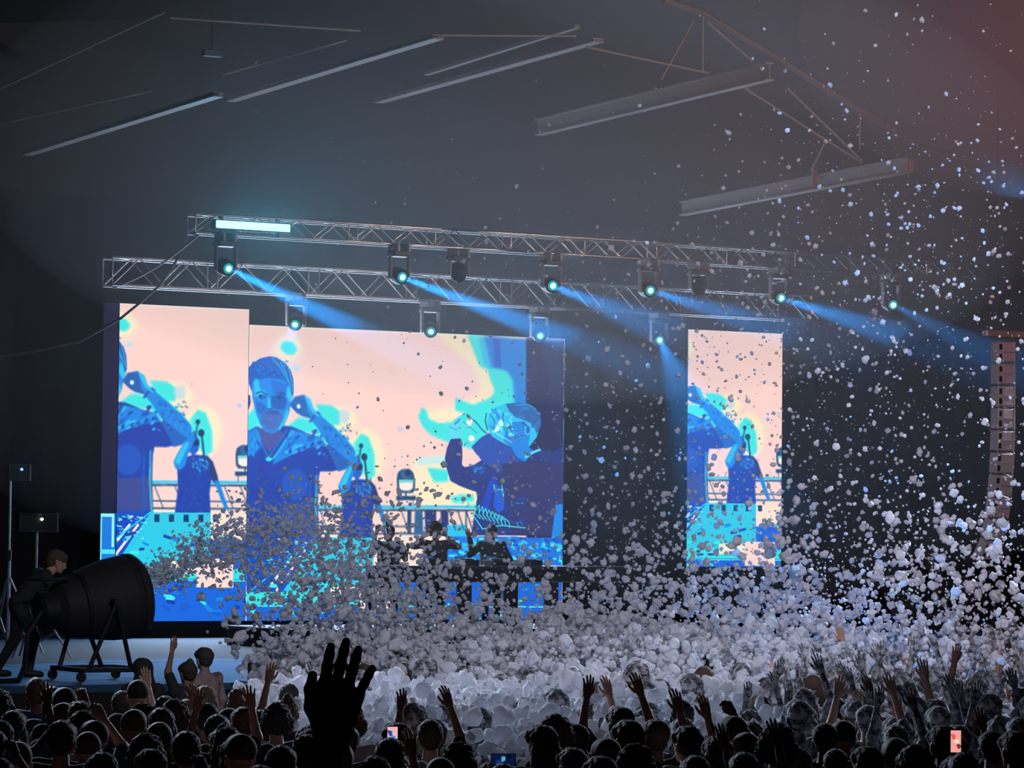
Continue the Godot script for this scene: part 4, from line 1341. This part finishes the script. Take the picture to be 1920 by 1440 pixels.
	# foam cannon operators
	var lean := {"pelvis": v3(0, 0.90, 0.0), "chest": v3(0, 1.18, -0.24), "sl": v3(-0.185, 1.27, -0.3), "sr": v3(0.185, 1.27, -0.3), "neck": v3(0, 1.31, -0.34), "head": v3(0, 1.42, -0.46), "nod": -0.35,
		"el": v3(-0.27, 1.06, -0.42), "er": v3(0.27, 1.06, -0.42), "wl": v3(-0.24, 1.1, -0.66), "wr": v3(0.24, 1.1, -0.66), "hl": "grip", "hr": "grip", "kl": v3(-0.12, 0.48, 0.02), "al": v3(-0.13, 0.09, 0.25), "kr": v3(0.11, 0.50, -0.18), "ar": v3(0.11, 0.09, -0.12)}
	var op := make_person(lean, "short", true, true)
	o = place_person(op, v3(16.85, 1.3, -41.0), -PI / 2 - 0.25, 1.04, "operator in black leaning on the foam cannon", "")
	dress(o, skin[3], cloth["black"], cloth["black"], hairs[2])
	o = place_person(op, v3(29.5, 1.3, -40.9), -PI / 2 - 0.1, 1.0, "stagehand in black holding the pole by the far foam cannon", "")
	dress(o, skin[3], cloth["black"], cloth["black"], hairs[0])
	op.free()
	# the raised hand close to the photographer
	var tip := at(620, 1386, 6.0)
	var inv := Basis(Vector3.UP, -deg_to_rad(30.634)).inverse()
	var foot := tip + Basis(Vector3.UP, deg_to_rad(-30.634)) * v3(-0.14, 0, 0.12)
	foot.y = 0.8
	var wr := inv * (tip - foot)
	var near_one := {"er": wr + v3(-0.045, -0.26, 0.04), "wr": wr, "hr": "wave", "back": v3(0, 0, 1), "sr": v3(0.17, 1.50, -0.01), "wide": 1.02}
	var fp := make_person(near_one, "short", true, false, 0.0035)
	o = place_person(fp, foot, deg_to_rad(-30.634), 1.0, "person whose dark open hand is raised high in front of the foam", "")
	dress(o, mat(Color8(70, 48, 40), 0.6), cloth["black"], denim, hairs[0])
	fp.free()
	var band := thing("wristband", "small pale wristband on the raised dark hand", "wristband", tip - v3(0, 0.02, 0))
	obj(band, "strap", lathe([Vector2(0.033, -0.009), Vector2(0.035, -0.004), Vector2(0.035, 0.004), Vector2(0.033, 0.009)], 24), mat(Color8(60, 64, 58), 0.6))

func build_foam() -> void:
	var foam := StandardMaterial3D.new()
	foam.albedo_color = Color8(236, 236, 242)
	foam.roughness = 0.95
	foam.backlight_enabled = true
	foam.backlight = Color8(196, 196, 200)
	rng.seed = 31
	var air := []     # [position, radius]
	var pile := []
	var clusters := [   # centre as seen, depth, spread across and up in metres, spread in depth, number, radii
		[1200, 1050, 46, 1.4, 0.8, 3.0, 900, 0.014, 0.07], [1130, 850, 47, 1.6, 1.5, 3.0, 480, 0.010, 0.045], [1400, 860, 45, 1.5, 1.7, 3.0, 700, 0.012, 0.06],
		[1690, 880, 43, 1.6, 2.3, 3.5, 2100, 0.006, 0.04], [1740, 430, 38, 1.2, 1.2, 3.0, 850, 0.005, 0.04], [1250, 590, 46, 2.0, 1.0, 3.0, 420, 0.008, 0.04],
		[1050, 420, 45, 3.5, 1.8, 3.5, 220, 0.004, 0.014], [1820, 1100, 41, 1.0, 0.7, 2.5, 1300, 0.018, 0.085], [930, 1200, 42, 2.0, 0.22, 1.6, 1300, 0.02, 0.08], [1230, 1170, 43, 1.9, 0.4, 1.8, 1600, 0.022, 0.10],
		[640, 1150, 42.5, 1.0, 0.4, 1.2, 1700, 0.018, 0.07], [1550, 1140, 43, 1.4, 0.5, 2.5, 800, 0.012, 0.05], [1460, 1110, 42, 0.35, 0.5, 0.6, 200, 0.03, 0.10], [880, 900, 46, 1.6, 1.0, 2.5, 160, 0.010, 0.04],
		[950, 1225, 39, 2.2, 0.16, 1.5, 1300, 0.03, 0.12], [1300, 1225, 39.5, 1.6, 0.2, 1.5, 1300, 0.03, 0.12], [1700, 1190, 41, 1.5, 0.25, 2.0, 500, 0.02, 0.08],
	]
	for c in clusters:
		var o := at(c[0], c[1], c[2])
		for k in c[6]:
			var p: Vector3 = o + view * v3(rng.randfn() * c[3], rng.randfn() * c[4], rng.randfn() * c[5])
			var s := pow(rng.randf(), 3.2)
			var f := frame_of(p)
			if p.y > 1.0 and f.x > 300 + maxf(0.0, f.y - 1120.0) * 1.1 + rng.randf() * 190.0: air.append([p, lerpf(c[7], c[8], s)])
	# the jet out of the cannon's mouth
	var mouth := v3(17.95, 2.52, -39.7)
	for k in 4200:
		var s := pow(rng.randf(), 1.05)
		var p := mouth + v3(4.4 * s, 2.9 * s - 3.7 * s * s, -0.6 * s) + v3(absf(rng.randfn()) * 0.3, rng.randfn() * (0.2 + 0.5 * s), rng.randfn() * (0.2 + 0.5 * s)) * (0.45 + 0.8 * s)
		air.append([p, lerpf(0.014, 0.05, pow(rng.randf(), 2.0)) * (0.7 + 0.5 * s), true])
	# foam lying over the crowd
	for k in 20000:
		var p := v3(rng.randf_range(10, 34), 0, rng.randf_range(-38.4, -23.0))
		var f := frame_of(p + v3(0, 1.5, 0))
		if f.x < 420 or f.x > 1960: continue
		var edge := f.x - 480.0 - maxf(0.0, (31.0 - f.z) * 60.0)
		if edge < rng.randf_range(-60, 170) or f.z < 26.5 + rng.randf_range(-0.6, 1.5): continue
		var side := smoothstep(1380.0, 1560.0, f.x)
		if side > rng.randf() * 1.25: continue
		var h := 1.55 + 0.22 * noise.get_noise_2d(p.x * 0.9, p.z * 0.9) + 0.16 * noise.get_noise_2d(p.x * 2.7 + 50, p.z * 2.7)
		p.y = h - 0.25 * side + rng.randf_range(-0.14, 0.14)
		pile.append([p, lerpf(0.04, 0.125, pow(rng.randf(), 1.8))])
	for set_of in [[air, "foam_flake", 150, "loose white flake of foam hanging in the air", "foam flakes in the air", "airborne_foam", "cloud of tiny white foam flakes in the air"], [pile, "foam_lump", 150, "thick lump of white foam lying over the crowd", "foam lumps over the crowd", "foam_mass", "white foam heaped over the crowd"]]:
		var list: Array = set_of[0]
		for b in list: b.push_front(b[1] / frame_of(b[0]).z)
		list.sort_custom(func(a, b): return a[0] > b[0])
		var shapes := []
		for k in 5: shapes.append(lump(40 + k, 18))
		var n: int = 0
		var rest := []
		for b in list:
			var basis := Basis.from_euler(v3(rng.randf() * TAU, rng.randf() * TAU, rng.randf() * TAU)) * Basis.from_scale(v3(rng.randf_range(0.75, 1.25), rng.randf_range(0.6, 1.05), rng.randf_range(0.75, 1.25)) * b[2])
			if b.size() > 3: basis = Basis(Vector3.BACK, rng.randfn() * 0.8 + 0.3) * Basis.from_scale(v3(rng.randf_range(1.0, 1.8), 0.85, 0.95) * b[2]) * Basis(Vector3.RIGHT, rng.randf() * TAU)
			var f := frame_of(b[1])
			if n < set_of[2] and f.x > 10 and f.x < 1910 and f.y > 10 and f.y < 1400:
				var o := obj(self, set_of[1], shapes[n % 5], foam, b[1], basis)
				tag(o, set_of[3], "foam", set_of[4])
				n += 1
			else:
				rest.append(Transform3D(basis, b[1]))
		var mm := MultiMesh.new()
		mm.transform_format = MultiMesh.TRANSFORM_3D
		mm.mesh = lump(77, 12)
		mm.instance_count = rest.size()
		for k in rest.size(): mm.set_instance_transform(k, rest[k])
		var mi := MultiMeshInstance3D.new()
		mi.name = set_of[5]
		mi.multimesh = mm
		mi.material_override = foam
		add_child(mi)
		tag(mi, set_of[6], "foam", "", "stuff")
